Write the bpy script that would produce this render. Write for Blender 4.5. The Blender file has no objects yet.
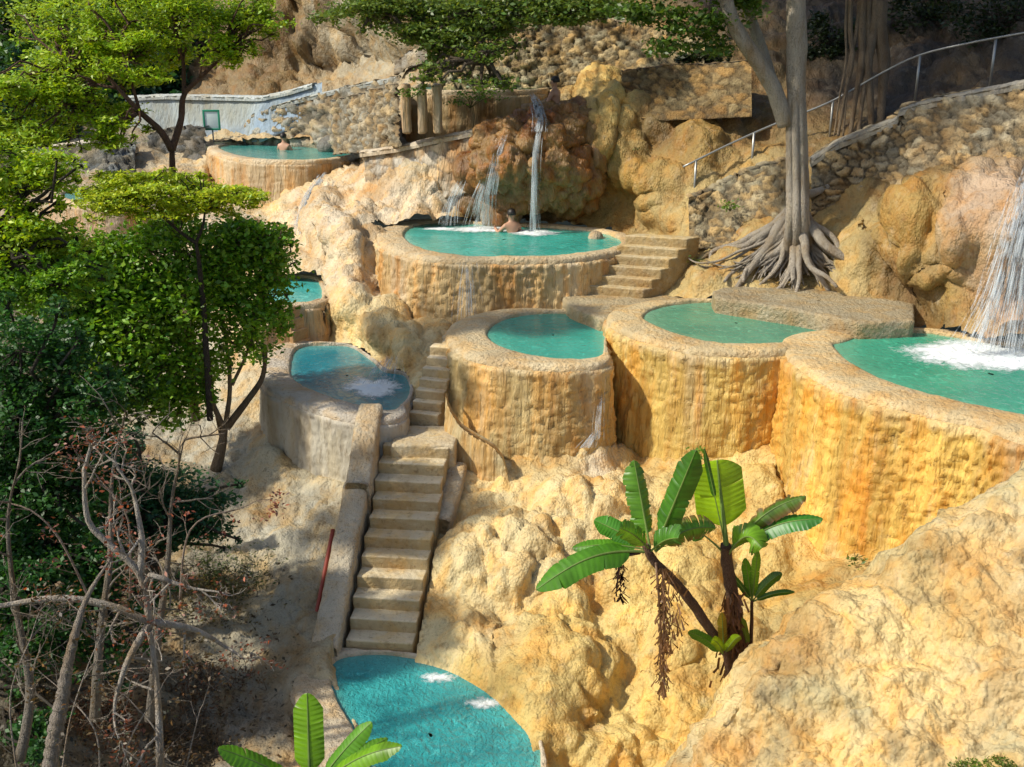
import bpy, math, random
import numpy as np
from mathutils import Vector, Matrix
random.seed(7); rng = np.random.default_rng(7)
scene = bpy.context.scene
COL = scene.collection
# ------------------------------------------------------------------ camera, sky, sun, exposure
PITCH = math.radians(18); F = 1100.0; CAMZ = 10.0
cd = bpy.data.cameras.new('camera'); cam = bpy.data.objects.new('camera', cd); COL.objects.link(cam)
cam.location = (0, 0, CAMZ); cam.rotation_euler = (math.radians(90) - PITCH, 0, 0)
cd.sensor_width = 36; cd.lens = 36 * F / 1024; cd.clip_start = .1; cd.clip_end = 2000
scene.camera = cam
SUN_EL, SUN_AZ = math.radians(44), math.radians(255)      # azimuth clockwise from +Y
w = bpy.data.worlds.new('World'); scene.world = w; w.use_nodes = True
nt = w.node_tree; bg = nt.nodes['Background']
sky = nt.nodes.new('ShaderNodeTexSky'); sky.sky_type = 'NISHITA'; sky.sun_disc = False
sky.sun_elevation = SUN_EL; sky.sun_rotation = SUN_AZ; sky.dust_density = 2
nt.links.new(sky.outputs[0], bg.inputs[0]); bg.inputs[1].default_value = 0.14
sl = bpy.data.lights.new('sun', 'SUN'); sl.energy = 4.6; sl.angle = math.radians(2.2); sl.color = (1, .94, .8)
so = bpy.data.objects.new('sun', sl); COL.objects.link(so)
sd = Vector((math.sin(SUN_AZ) * math.cos(SUN_EL), math.cos(SUN_AZ) * math.cos(SUN_EL), math.sin(SUN_EL)))
so.rotation_euler = sd.to_track_quat('Z', 'Y').to_euler(); so.location = sd * 60
vs = scene.view_settings; vs.view_transform = 'Standard'; vs.look = 'None'; vs.exposure = 0.06; vs.gamma = 1
scene.cycles.max_bounces = 6; scene.cycles.transparent_max_bounces = 12

# ------------------------------------------------------------------ geometry of the place: points along surveyed sight lines
cp, sp = math.cos(PITCH), math.sin(PITCH)
def ray(px, py):
    dx = (np.asarray(px, float) - 512) / F; dy = (383.5 - np.asarray(py, float)) / F
    return dx, cp + dy * sp, -sp + dy * cp
def Pz(px, py, z):                     # point at height z
    rx, ry, rz = ray(px, py); t = (z - CAMZ) / rz
    return np.stack([rx * t, ry * t, rz * t + CAMZ], -1)
def PY(px, py, Y):                     # point at distance Y
    rx, ry, rz = ray(px, py); t = Y / ry
    return np.stack([rx * t, ry * t, rz * t + CAMZ], -1)
def proj(p):
    p = np.asarray(p, float); x, y, z = p[..., 0], p[..., 1], p[..., 2] - CAMZ
    d = y * cp - z * sp; u = y * sp + z * cp
    return 512 + F * x / d, 383.5 - F * u / d

# ------------------------------------------------------------------ noise
def _h(i, j, k, s):
    with np.errstate(over='ignore'):
        n = (i.astype(np.int64) * 73856093) ^ (j.astype(np.int64) * 19349663) ^ (k.astype(np.int64) * 83492791) ^ (s * 2654435)
        n = (n & 0xffffffff).astype(np.uint64)
        n = (n ^ (n >> np.uint64(16))) * np.uint64(0x45d9f3b) & np.uint64(0xffffffff)
        n = (n ^ (n >> np.uint64(16))) * np.uint64(0x45d9f3b) & np.uint64(0xffffffff)
        n = n ^ (n >> np.uint64(16))
    return n.astype(float) / 4294967295.0
def vnoise(p, seed=0):
    p = np.asarray(p, float); i = np.floor(p).astype(np.int64); f = p - i; f = f * f * (3 - 2 * f); r = 0
    for a in (0, 1):
        for b in (0, 1):
            for c in (0, 1):
                wgt = (f[..., 0] if a else 1 - f[..., 0]) * (f[..., 1] if b else 1 - f[..., 1]) * (f[..., 2] if c else 1 - f[..., 2])
                r = r + wgt * _h(i[..., 0] + a, i[..., 1] + b, i[..., 2] + c, seed)
    return r * 2 - 1
def fbm(p, o=4, seed=0):
    r = 0; a = 1; t = 0; p = np.asarray(p, float)
    for k in range(o):
        r = r + a * vnoise(p, seed + k); t += a; a *= .5; p = p * 2.03
    return r / t
def worley(p, seed=0):
    p = np.asarray(p, float); i = np.floor(p).astype(np.int64)
    f1 = np.full(p.shape[:-1], 9.); f2 = f1.copy(); idv = np.zeros_like(f1)
    for a in (-1, 0, 1):
        for b in (-1, 0, 1):
            for c in (-1, 0, 1):
                I, J, K = i[..., 0] + a, i[..., 1] + b, i[..., 2] + c
                d = np.sqrt((I + _h(I, J, K, seed + 11) - p[..., 0]) ** 2 + (J + _h(I, J, K, seed + 23) - p[..., 1]) ** 2 + (K + _h(I, J, K, seed + 37) - p[..., 2]) ** 2)
                m = d < f1; f2 = np.where(m, f1, np.minimum(f2, d)); idv = np.where(m, _h(I, J, K, seed + 5), idv); f1 = np.where(m, d, f1)
    return f1, f2, idv
def dome(p, seed=0):
    f1, f2, _ = worley(p, seed); return np.clip(1 - f1 * f1 * 1.25, -.3, 1) * (1 - np.exp(-(f2 - f1) * 7) * .5)

# ------------------------------------------------------------------ objects
def link(name, me, mat=None, parent=None, smooth=True):
    o = bpy.data.objects.new(name, me); COL.objects.link(o)
    if mat: me.materials.append(mat)
    if parent: o.parent = parent
    if smooth: me.polygons.foreach_set('use_smooth', [True] * len(me.polygons))
    return o
def tag(o, label=None, cat=None, group=None, kind=None):
    for k, v in (('label', label), ('category', cat), ('group', group), ('kind', kind)):
        if v: o[k] = v
    return o
def thing(name, label, cat, loc=(0, 0, 0), group=None):
    o = bpy.data.objects.new(name, None); COL.objects.link(o); o.empty_display_size = .2; o['_loc'] = 0
    del o['_loc']; o.location = loc
    return tag(o, label, cat, group)
def mesh(name, V, Q=None, T=None, col=None):
    me = bpy.data.meshes.new(name); V = np.asarray(V, float).reshape(-1, 3)
    Q = np.zeros((0, 4), int) if Q is None else np.asarray(Q, int).reshape(-1, 4)
    T = np.zeros((0, 3), int) if T is None else np.asarray(T, int).reshape(-1, 3)
    me.vertices.add(len(V)); me.vertices.foreach_set('co', V.ravel())
    me.loops.add(Q.size + T.size); me.loops.foreach_set('vertex_index', np.concatenate([Q.ravel(), T.ravel()]))
    me.polygons.add(len(Q) + len(T))
    st = np.concatenate([np.arange(len(Q)) * 4, Q.size + np.arange(len(T)) * 3])
    me.polygons.foreach_set('loop_start', st.astype(np.int32))
    me.update(calc_edges=True); me.validate()
    if col is not None:
        ca = me.color_attributes.new('tint', 'FLOAT_COLOR', 'POINT')
        c = np.ones((len(V), 4)); c[:, :3] = np.asarray(col).reshape(-1, 3); ca.data.foreach_set('color', c.ravel())
    return me
class MB:
    def __init__(s): s.V = []; s.Q = []; s.T = []; s.C = []; s.n = 0
    def add(s, V, Q=None, T=None, col=(1, 1, 1)):
        V = np.asarray(V, float).reshape(-1, 3)
        if Q is not None and len(Q): s.Q.append(np.asarray(Q, int).reshape(-1, 4) + s.n)
        if T is not None and len(T): s.T.append(np.asarray(T, int).reshape(-1, 3) + s.n)
        s.C.append(np.broadcast_to(np.asarray(col, float).reshape(-1, 3) if np.ndim(col) > 2 else np.asarray(col, float), V.shape)); s.V.append(V); s.n += len(V)
    def build(s, name, mat, parent=None, smooth=True, label=None):
        Q = np.concatenate(s.Q) if s.Q else None; T = np.concatenate(s.T) if s.T else None
        V = np.concatenate(s.V)
        if parent is not None: V = V - np.array(world_loc(parent))
        o = link(name, mesh(name, V, Q, T, np.concatenate(s.C)), mat, parent, smooth)
        if label: o['label'] = label
        return o
def world_loc(o):
    l = Vector(o.location); 
    while o.parent: o = o.parent; l += Vector(o.location)
    return l
def gridq(n, m, wrap=False):           # n rows, m columns
    r = np.arange(n - 1)[:, None]; c = np.arange(m if wrap else m - 1)[None]
    c2 = (c + 1) % m
    return np.stack([r * m + c, r * m + c2, (r + 1) * m + c2, (r + 1) * m + c], -1).reshape(-1, 4)
def gnormals(G, wrap=False):
    du = np.gradient(G, axis=0); dv = np.gradient(G, axis=1)
    if wrap: dv = np.roll(G, -1, 1) - np.roll(G, 1, 1)
    n = np.cross(dv, du); l = np.linalg.norm(n, axis=-1, keepdims=True); return n / np.maximum(l, 1e-9)
def catmull(P, n, closed=False):
    P = np.asarray(P, float); N = len(P)
    t = np.linspace(0, N if closed else N - 1, n, endpoint=not closed); i = np.floor(t).astype(int)
    if not closed: i = np.minimum(i, N - 2)
    f = (t - i)[:, None]
    g = (lambda k: P[(i + k) % N]) if closed else (lambda k: P[np.clip(i + k, 0, N - 1)])
    a, b, c, d = g(-1), g(0), g(1), g(2)
    return .5 * (2 * b + (c - a) * f + (2 * a - 5 * b + 4 * c - d) * f ** 2 + (3 * b - a - 3 * c + d) * f ** 3)
def resample(P, step, closed=False):
    Q = catmull(P, 60 * len(P), closed)
    if closed: Q = np.vstack([Q, Q[:1]])
    L = np.r_[0, np.cumsum(np.linalg.norm(np.diff(Q, axis=0), axis=1))]
    n = max(3, int(L[-1] / step)); s = np.linspace(0, L[-1], n, endpoint=not closed)
    return np.stack([np.interp(s, L, Q[:, k]) for k in range(Q.shape[1])], -1)
def tube(mb, P, R, sides=8, col=(1, 1, 1), rough=0, freq=6, step=None, caps=True):
    P = np.asarray(P, float)
    if step:
        PR = resample(np.c_[P, np.broadcast_to(np.asarray(R, float), (len(P),))], step); P, R = PR[:, :3], PR[:, 3]
    R = np.broadcast_to(np.asarray(R, float), (len(P),))
    T = np.gradient(P, axis=0); T /= np.maximum(np.linalg.norm(T, axis=1, keepdims=True), 1e-9)
    ref = np.array([0, 0, 1.]) if abs(T[0, 2]) < .9 else np.array([1., 0, 0]); U = np.zeros_like(P)
    u = ref - T[0] * ref.dot(T[0])
    for k in range(len(P)):
        u = u - T[k] * u.dot(T[k]); u = u / max(np.linalg.norm(u), 1e-9); U[k] = u
    W = np.cross(T, U); a = np.linspace(0, 2 * np.pi, sides, endpoint=False)
    G = P[:, None] + R[:, None, None] * (np.cos(a)[None, :, None] * U[:, None] + np.sin(a)[None, :, None] * W[:, None])
    if rough: G = P[:, None] + (G - P[:, None]) * (1 + rough * fbm(G * freq, 3, 3))[..., None]
    Tr = []
    V = G.reshape(-1, 3)
    if caps:
        V = np.vstack([V, P[:1], P[-1:]]); n = len(P) * sides
        for k in range(sides): Tr.append((n, (k + 1) % sides, k)); Tr.append((n + 1, n - sides + k, n - sides + (k + 1) % sides))
    mb.add(V, gridq(len(P), sides, True), Tr, col)
def rbox(mb, o, u, v, h, r=.04, seg=.08, rough=.015, col=(1, 1, 1), seed=0, freq=5, topcol=None):
    """rounded worn block: corner o, edge vectors u, v, h"""
    o, u, v, h = [np.asarray(a, float) for a in (o, u, v, h)]; E = [u, v, h]; L = [np.linalg.norm(e) for e in E]
    N = [max(3, min(60, int(l / seg) + 1)) for l in L]
    ax = [np.unique(np.r_[0, min(r * .5, l / 3), min(r, l / 2.1), np.linspace(0, l, n), l - min(r, l / 2.1), l - min(r * .5, l / 3), l]) for l, n in zip(L, N)]
    dirs = [e / l for e, l in zip(E, L)]
    for a in range(3):
        b, c = (a + 1) % 3, (a + 2) % 3
        for side in (0, 1):
            B, C = np.meshgrid(ax[b], ax[c], indexing='ij'); q = np.zeros(B.shape + (3,))
            q[..., b] = B; q[..., c] = C; q[..., a] = side * L[a]
            rr = np.array([min(r, l / 2.1) for l in L]); inner = np.clip(q, rr, np.array(L) - rr); d = q - inner
            nl = np.linalg.norm(d / rr, axis=-1, keepdims=True); q = inner + d / np.maximum(nl, 1e-9)
            W = o + q[..., :1] * dirs[0] + q[..., 1:2] * dirs[1] + q[..., 2:] * dirs[2]
            nn = (d[..., :1] * dirs[0] + d[..., 1:2] * dirs[1] + d[..., 2:] * dirs[2]); nn /= np.maximum(np.linalg.norm(nn, axis=-1, keepdims=True), 1e-9)
            W = W + nn * (rough * (fbm(W * freq, 3, seed) + .5 * vnoise(W * freq * 4, seed)))[..., None]
            qd = gridq(*B.shape)
            cc_ = col
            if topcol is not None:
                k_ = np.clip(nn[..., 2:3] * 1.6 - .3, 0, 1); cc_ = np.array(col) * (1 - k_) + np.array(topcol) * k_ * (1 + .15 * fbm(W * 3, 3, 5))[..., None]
            mb.add(W, qd[:, ::-1] if side == 1 else qd, None, cc_)
def blob(mb, c, rad, amp=.12, f=2.2, sub=40, col=(1, 1, 1), seed=0, zs=1.0, flat=None):
    th = np.linspace(0, np.pi, sub); ph = np.linspace(0, 2 * np.pi, sub * 2, endpoint=False)
    T, Pp = np.meshgrid(th, ph, indexing='ij')
    d = np.stack([np.sin(T) * np.cos(Pp), np.sin(T) * np.sin(Pp), np.cos(T)], -1)
    W = np.asarray(c) + d * np.asarray(rad)
    k = amp * (dome(W * np.array([f, f, f * zs]), seed) + .5 * dome(W * f * 2.4, seed + 3) + .5 * fbm(W * f, 3, seed)) * np.mean(rad)
    W = W + d * k[..., None]
    if flat is not None: W[..., 2] = np.maximum(W[..., 2], flat)
    mb.add(W, gridq(sub, sub * 2, True), None, col)

# ------------------------------------------------------------------ materials
def M(name):
    m = bpy.data.materials.new(name); m.use_nodes = True; n = m.node_tree; b = n.nodes['Principled BSDF']
    return m, n, b
def N(n, t, **k):
    x = n.nodes.new(t)
    for a, v in k.items():
        if a in x.inputs: x.inputs[a].default_value = v
        else: setattr(x, a, v)
    return x
def coords(n, sc=(1, 1, 1)):
    g = N(n, 'ShaderNodeNewGeometry'); mp = N(n, 'ShaderNodeMapping'); mp.inputs['Scale'].default_value = sc
    n.links.new(g.outputs['Position'], mp.inputs['Vector']); return mp.outputs[0]
def noise(n, sc, detail=5, rough=.6, stretch=(1, 1, 1), dist=0):
    x = N(n, 'ShaderNodeTexNoise'); x.inputs['Scale'].default_value = sc; x.inputs['Detail'].default_value = detail
    x.inputs['Roughness'].default_value = rough; x.inputs['Distortion'].default_value = dist
    n.links.new(coords(n, stretch), x.inputs['Vector']); return x.outputs[0]
def ramp(n, fac, stops):
    r = N(n, 'ShaderNodeValToRGB'); e = r.color_ramp.elements
    while len(e) < len(stops): e.new(.5)
    for k, (p, c) in enumerate(stops):
        e[k].position = p; e[k].color = (*c, 1) if len(c) == 3 else c
    n.links.new(fac, r.inputs[0]); return r.outputs[0]
def mix(n, a, b, f, mode='MIX'):
    x = N(n, 'ShaderNodeMix'); x.data_type = 'RGBA'; x.blend_type = mode
    for s, v in ((6, a), (7, b), (0, f)):
        if hasattr(v, 'is_linked') or hasattr(v, 'links'): n.links.new(v, x.inputs[s])
        else: x.inputs[s].default_value = (*v, 1) if isinstance(v, tuple) else v
    return x.outputs[2]
def tintattr(n):
    a = N(n, 'ShaderNodeAttribute'); a.attribute_name = 'tint'; return a.outputs['Color']
def bumps(n, b, lst):
    prev = None
    for h, s, d in lst:
        x = N(n, 'ShaderNodeBump'); x.inputs['Strength'].default_value = s; x.inputs['Distance'].default_value = d
        n.links.new(h, x.inputs['Height'])
        if prev: n.links.new(prev, x.inputs['Normal'])
        prev = x.outputs[0]
    n.links.new(prev, b.inputs['Normal'])
def g3(v): return (v, v, v)
def rockmat(name, stretch=(1, 1, 1), var=.5, rough=.68, crust=.25, fine=14, warm=(1.12, .92, .66), bstr=.6):
    m, n, b = M(name)
    t = tintattr(n)
    c = mix(n, t, ramp(n, noise(n, 1.1, 5, .6, stretch), [(.3, tuple(1 - var * .75 * k for k in (.6, 1, 1.5))), (.5, g3(1)), (.72, tuple(1 + var * .45 * k for k in (1, 1, 1)))]), 1.0, 'MULTIPLY')
    c = mix(n, c, mix(n, c, warm, 1.0, 'MULTIPLY'), ramp(n, noise(n, 2.3, 4, .6, stretch, .6), [(.45, g3(0)), (.65, g3(1))]))
    c = mix(n, c, (.66, .58, .45), ramp(n, noise(n, fine * .35, 6, .7, stretch), [(.56, g3(0)), (.74, g3(crust))]))
    c = mix(n, c, mix(n, c, (.50, .42, .32), 1.0, 'MULTIPLY'), ramp(n, noise(n, fine * .7, 5, .75, stretch), [(.30, g3(.8)), (.46, g3(0))]))
    n.links.new(c, b.inputs['Base Color']); b.inputs['Roughness'].default_value = rough
    v = N(n, 'ShaderNodeTexVoronoi'); v.inputs['Scale'].default_value = fine; v.feature = 'SMOOTH_F1'
    n.links.new(coords(n, stretch), v.inputs['Vector'])
    v2 = N(n, 'ShaderNodeTexVoronoi'); v2.inputs['Scale'].default_value = fine * 2.6; n.links.new(coords(n, stretch), v2.inputs['Vector'])
    i2 = N(n, 'ShaderNodeMath', operation='MULTIPLY'); n.links.new(v2.outputs['Distance'], i2.inputs[0]); i2.inputs[1].default_value = -1
    inv = N(n, 'ShaderNodeMath', operation='MULTIPLY'); n.links.new(v.outputs['Distance'], inv.inputs[0]); inv.inputs[1].default_value = -1
    bumps(n, b, [(inv.outputs[0], min(1, bstr * 1.3), .07), (noise(n, fine * 1.1, 8, .75, stretch), min(1, bstr * 1.4), .07), (i2.outputs[0], min(1, bstr * 1.2), .03)])
    return m
MAT = {}
MAT['trav'] = rockmat('travertine', (1, 1, .7), .55, .6, .25, 9, (1.12, .90, .60), .46)
MAT['wall'] = rockmat('travertine_streaked', (1, 1, .16), .75, .5, .35, 9, (1.15, .82, .45), .55)
MAT['rim'] = rockmat('travertine_rim', (1, 1, 1), .4, .55, .35, 16, (1.1, .93, .7), .4)
MAT['conc'] = rockmat('weathered_concrete', (1, 1, .3), .4, .8, .15, 12, (1.0, .95, .85), .25)
MAT['stone'] = rockmat('rubble_stone', (1, 1, 1), .5, .85, .12, 22, (1.05, .95, .8), .4)
MAT['wet'] = rockmat('wet_rock', (1, 1, .5), .8, .32, .1, 8, (1.2, .8, .4), .5)
MAT['steps'] = rockmat('worn_step_stone', (1, 1, 1), .4, .6, .35, 14, (1.08, .95, .7), .2)
MAT['bark'] = rockmat('bark', (3, 3, .8), .5, .85, .15, 18, (1, .95, .85), .6)
MAT['soil'] = rockmat('soil', (1, 1, 1), .6, .95, .1, 20, (.9, .9, .9), .8)
def watermat(name, deep, light, ripple=7, rstr=.2):
    m, n, b = M(name)
    c = mix(n, deep, light, ramp(n, noise(n, .9, 3, .5, (1, 1, 1), .5), [(.35, g3(0)), (.7, g3(1))]))
    c = mix(n, c, tuple(min(1, k * 1.7 + .03) for k in light), ramp(n, noise(n, ripple * .8, 3, .6, (1, .8, 1), 1.2), [(.56, g3(0)), (.74, g3(.55))]))
    c = mix(n, c, tuple(k * .5 + q_ for k, q_ in zip(light, (.13, .22, .15))), tintattr(n))
    n.links.new(c, b.inputs['Base Color']); b.inputs['Roughness'].default_value = .05; b.inputs['IOR'].default_value = 1.33
    bumps(n, b, [(noise(n, ripple, 4, .55, (1, .7, 1), .8), rstr, .08), (noise(n, ripple * 3.1, 2, .5), rstr * .8, .02)])
    return m
def foammat():
    m, n, b = M('falling_water')
    b.inputs['Base Color'].default_value = (.72, .77, .8, 1); b.inputs['Roughness'].default_value = .25
    tr = N(n, 'ShaderNodeBsdfTransparent'); mx = N(n, 'ShaderNodeMixShader'); out = n.nodes['Material Output']
    f = ramp(n, noise(n, 9, 4, .7, (1, 1, .12), .3), [(.40, g3(.0)), (.68, g3(.36))])
    n.links.new(f, mx.inputs[0]); n.links.new(tr.outputs[0], mx.inputs[1]); n.links.new(b.outputs[0], mx.inputs[2]); n.links.new(mx.outputs[0], out.inputs[0])
    return m
MAT['fall'] = foammat()
m, n, b = M('foam'); b.inputs['Base Color'].default_value = (.85, .9, .9, 1); b.inputs['Roughness'].default_value = .35
_t = N(n, 'ShaderNodeBsdfTransparent'); _m = N(n, 'ShaderNodeMixShader'); _a = N(n, 'ShaderNodeMath', operation='MULTIPLY_ADD'); n.links.new(tintattr(n), _a.inputs[0]); _a.inputs[1].default_value = 1.0; n.links.new(noise(n, 8, 5, .7, (1, 1, 1), .8), _a.inputs[2])
n.links.new(ramp(n, _a.outputs[0], [(.62, g3(0)), (1.0, g3(.95))]), _m.inputs[0]); n.links.new(_t.outputs[0], _m.inputs[1]); n.links.new(b.outputs[0], _m.inputs[2]); n.links.new(_m.outputs[0], n.nodes['Material Output'].inputs[0]); MAT['foam'] = m
def leafmat(name, trans=.35, rough=.45):
    m, n, b = M(name); t = tintattr(n)
    c = mix(n, t, ramp(n, noise(n, 3.0, 3), [(.3, g3(.7)), (.7, g3(1.25))]), 1.0, 'MULTIPLY')
    n.links.new(c, b.inputs['Base Color']); b.inputs['Roughness'].default_value = rough
    tl = N(n, 'ShaderNodeBsdfTranslucent'); mx = N(n, 'ShaderNodeMixShader'); mx.inputs[0].default_value = trans
    cc = mix(n, c, (1.5, 1.35, .6), 1.0, 'MULTIPLY')
    n.links.new(cc, tl.inputs[0]); out = n.nodes['Material Output']
    n.links.new(b.outputs[0], mx.inputs[1]); n.links.new(tl.outputs[0], mx.inputs[2]); n.links.new(mx.outputs[0], out.inputs[0]); return m
MAT['leaf'] = leafmat('leaf'); MAT['banana'] = leafmat('banana_leaf', .3, .4)
def plain(name, col, rough=.5, metal=0, var=.25, sc=20):
    m, n, b = M(name)
    c = mix(n, col, tuple(k * (1 - var) for k in col), noise(n, sc, 4)); n.links.new(c, b.inputs['Base Color'])
    b.inputs['Roughness'].default_value = rough; b.inputs['Metallic'].default_value = metal; return m
MAT['skin'] = plain('skin', (.5, .27, .17), .5, 0, .1); MAT['hair'] = plain('dark_hair', (.015, .01, .008), .5)
MAT['metal'] = plain('painted_steel', (.42, .42, .4), .4, .6); MAT['red'] = plain('rusty_red_paint', (.32, .045, .02), .5)
MAT['green'] = plain('green_paint', (.02, .28, .16), .5); MAT['white'] = plain('white_board', (.65, .75, .75), .6)
MAT['wood'] = plain('old_wood', (.06, .035, .02), .8)

# ------------------------------------------------------------------ pools (outline of the water, level, wall foot)
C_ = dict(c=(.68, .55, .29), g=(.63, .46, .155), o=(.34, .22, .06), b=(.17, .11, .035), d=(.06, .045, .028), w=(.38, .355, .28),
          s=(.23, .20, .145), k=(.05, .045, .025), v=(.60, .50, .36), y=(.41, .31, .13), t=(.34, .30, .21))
POOLS = [
 dict(k='A', z=5.4, w=[(404,238),(412,228),(440,223),(500,226),(560,229),(600,233),(621,242),(610,250),(570,256),(520,258.5),(460,257),(420,249)],
      rim=(.62,.38,.25,.3), base=[(372,285),(385,306),(420,322),(460,328),(520,326),(560,312),(600,296),(622,285)], col=(.58,.41,.19), water=((.03,.30,.24),(.06,.42,.34)),
      label='round turquoise pool fed by the central waterfall, bather in it', fl=.05),
 dict(k='B', z=4.4, w=[(487,335),(500,322),(530,315),(570,314),(598,317),(604,324),(604,345),(600,358),(570,361),(530,357),(500,348)],
      rim=(.8,.45,.04,.2), base=[(447,400),(470,440),(505,462),(540,456),(580,446),(604,440)], col=(.58,.43,.19), water=((.02,.27,.21),(.05,.36,.28)),
      label='small teal round pool between the stairs and the big golden pool', fl=.045),
 dict(k='C', z=4.7, w=[(643,318),(660,308),(700,303),(745,304),(790,312),(832,326),(836,334),(800,341),(765,346),(720,345),(680,336),(655,327)],
      rim=(.7,.48,.2,.1), base=[(603,448),(640,458),(700,455),(740,450),(775,442),(800,430)], col=(.60,.41,.11), water=((.05,.22,.14),(.10,.30,.18)),
      label='golden walled pool with dull green water below the fig tree roots', fl=.045),
 dict(k='D', z=4.7, w=[(833,347),(845,338),(880,334),(930,334),(1000,346),(1060,352),(1130,375),(1140,425),(1090,436),(1024,418),(960,404),(900,388),(860,370)],
      rim=(.9,.42,.3,.2), base=[(772,440),(790,505),(820,532),(865,548),(900,542),(960,518),(1024,492),(1100,480)], col=(.66,.43,.10), water=((.02,.24,.15),(.04,.32,.20)),
      label='large orange walled pool at the right, waterfall splashing into it', fl=.055),
 dict(k='E', z=3.5, w=[(291,375),(293,355),(305,347),(335,346),(352,348),(370,360),(384,372),(404,376),(410,392),(402,406),(388,413),(350,405),(318,394),(300,386)],
      rim=(.55,.5,.05,.06), base=[(256,430),(280,455),(300,470),(340,484),(378,490)], col=(.42,.385,.31), water=((.008,.15,.20),(.02,.23,.28)),
      label='blue pool with grey curved wall left of the long staircase', fl=.03),
 dict(k='F', z=1.0, w=[(330,670),(345,658),(375,655),(410,658),(450,668),(490,690),(520,718),(537,742),(538,790),(500,840),(430,850),(385,800),(356,735),(337,700)],
      rim=(.5,.4,.06,.05), base=[(283,715),(300,760),(330,830),(430,900),(540,880)], col=(.55,.47,.36), water=((.02,.26,.27),(.05,.36,.36)),
      label='lowest turquoise pool at the foot of the long staircase', fl=.03),
 dict(k='G', z=6.3, w=[(220,150),(232,145),(290,143),(345,149),(354,155),(325,160),(290,161.5),(250,159)],
      rim=(.35,.3,.2,.2), base=[(206,185),(250,196),(290,190),(340,172),(358,166)], col=(.5,.38,.22), water=((.05,.25,.22),(.08,.33,.28)),
      label='pool with boxy wall high on the left, in front of the stone wall', fl=.03),
 dict(k='H', z=8.4, w=[(418,88.5),(450,86.5),(530,86.5),(545,89),(530,92),(470,93),(425,92)],
      rim=(.3,.25,.2,.2), base=[(398,140),(430,140),(470,136),(520,122),(548,105)], col=(.40,.28,.13), water=((.08,.25,.2),(.12,.33,.26)),
      label='topmost pool with brown wall above the central waterfall', fl=.04),
 dict(k='I', z=4.3, w=[(255,291),(272,281),(300,278),(318,282),(321,300),(300,304),(268,303)],
      rim=(.3,.22,.2,.2), base=[(250,325),(280,322),(310,312),(325,310)], col=(.5,.38,.26), water=((.05,.34,.32),(.10,.45,.42)),
      label='small cyan pool half hidden by the green tree, steps before it', fl=.03),
 dict(k='J', z=5.6, w=[(62,197),(75,191),(110,191),(132,197),(126,205),(85,204)],
      rim=(.3,.25,.2,.2), base=[(46,240),(90,246),(140,238)], col=(.48,.37,.25), water=((.08,.25,.25),(.12,.33,.32)),
      label='small pool with beige wall behind the trees at far left', fl=.03)]
def inpoly(x, y, P):
    r = np.zeros(x.shape, bool); j = len(P) - 1
    for i in range(len(P)):
        xi, yi, xj, yj = *P[i], *P[j]
        c = ((yi > y) != (yj > y)) & (x < (xj - xi) * (y - yi) / (yj - yi + 1e-12) + xi); r ^= c; j = i
    return r
for q in POOLS:
    px = np.array(q['w'], float); W = Pz(px[:, 0], px[:, 1], q['z'])[:, :2]
    W = resample(W, .045 if q['k'] in 'ABCDEF' else .08, True)
    a = np.sum(W[:, 0] * np.roll(W[:, 1], -1) - np.roll(W[:, 0], -1) * W[:, 1])
    if a < 0: W = W[::-1].copy()
    T = np.roll(W, -3, 0) - np.roll(W, 3, 0); n_ = np.stack([T[:, 1], -T[:, 0]], -1); n_ /= np.linalg.norm(n_, axis=1, keepdims=True)
    L, Fr, R_, Bk = q['rim']
    rw = np.maximum(-n_[:, 0], 0) ** 1.5 * L + np.maximum(n_[:, 0], 0) ** 1.5 * R_ + np.maximum(-n_[:, 1], 0) ** 1.5 * Fr + np.maximum(n_[:, 1], 0) ** 1.5 * Bk
    for _ in range(12): n_ = (n_ + np.roll(n_, 1, 0) + np.roll(n_, -1, 0)) / 3; rw = (rw + np.roll(rw, 1) + np.roll(rw, -1)) / 3
    n_ /= np.linalg.norm(n_, axis=1, keepdims=True)
    q['W'] = W; q['n'] = n_; q['rw'] = rw; q['O'] = W + n_ * rw[:, None]
    O3 = np.c_[q['O'], np.full(len(W), q['z'])]; ox, oy = proj(O3)
    lo, hi = ox.min(), ox.max(); xs = np.arange(lo + 1, hi - 1, 3.); q['xs'] = xs
    pf, Yf, pb, Yb = [], [], [], []
    for x in xs:
        s = np.abs(ox - x) < 6; k = np.where(s)[0]; kf = k[np.argmax(oy[k])]; kb = k[np.argmin(oy[k])]
        pf.append(oy[kf]); Yf.append(O3[kf, 1]); pb.append(oy[kb]); Yb.append(O3[kb, 1])
    q['pf'], q['Yf'], q['pb'], q['Yb'] = map(np.array, (pf, Yf, pb, Yb))

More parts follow.
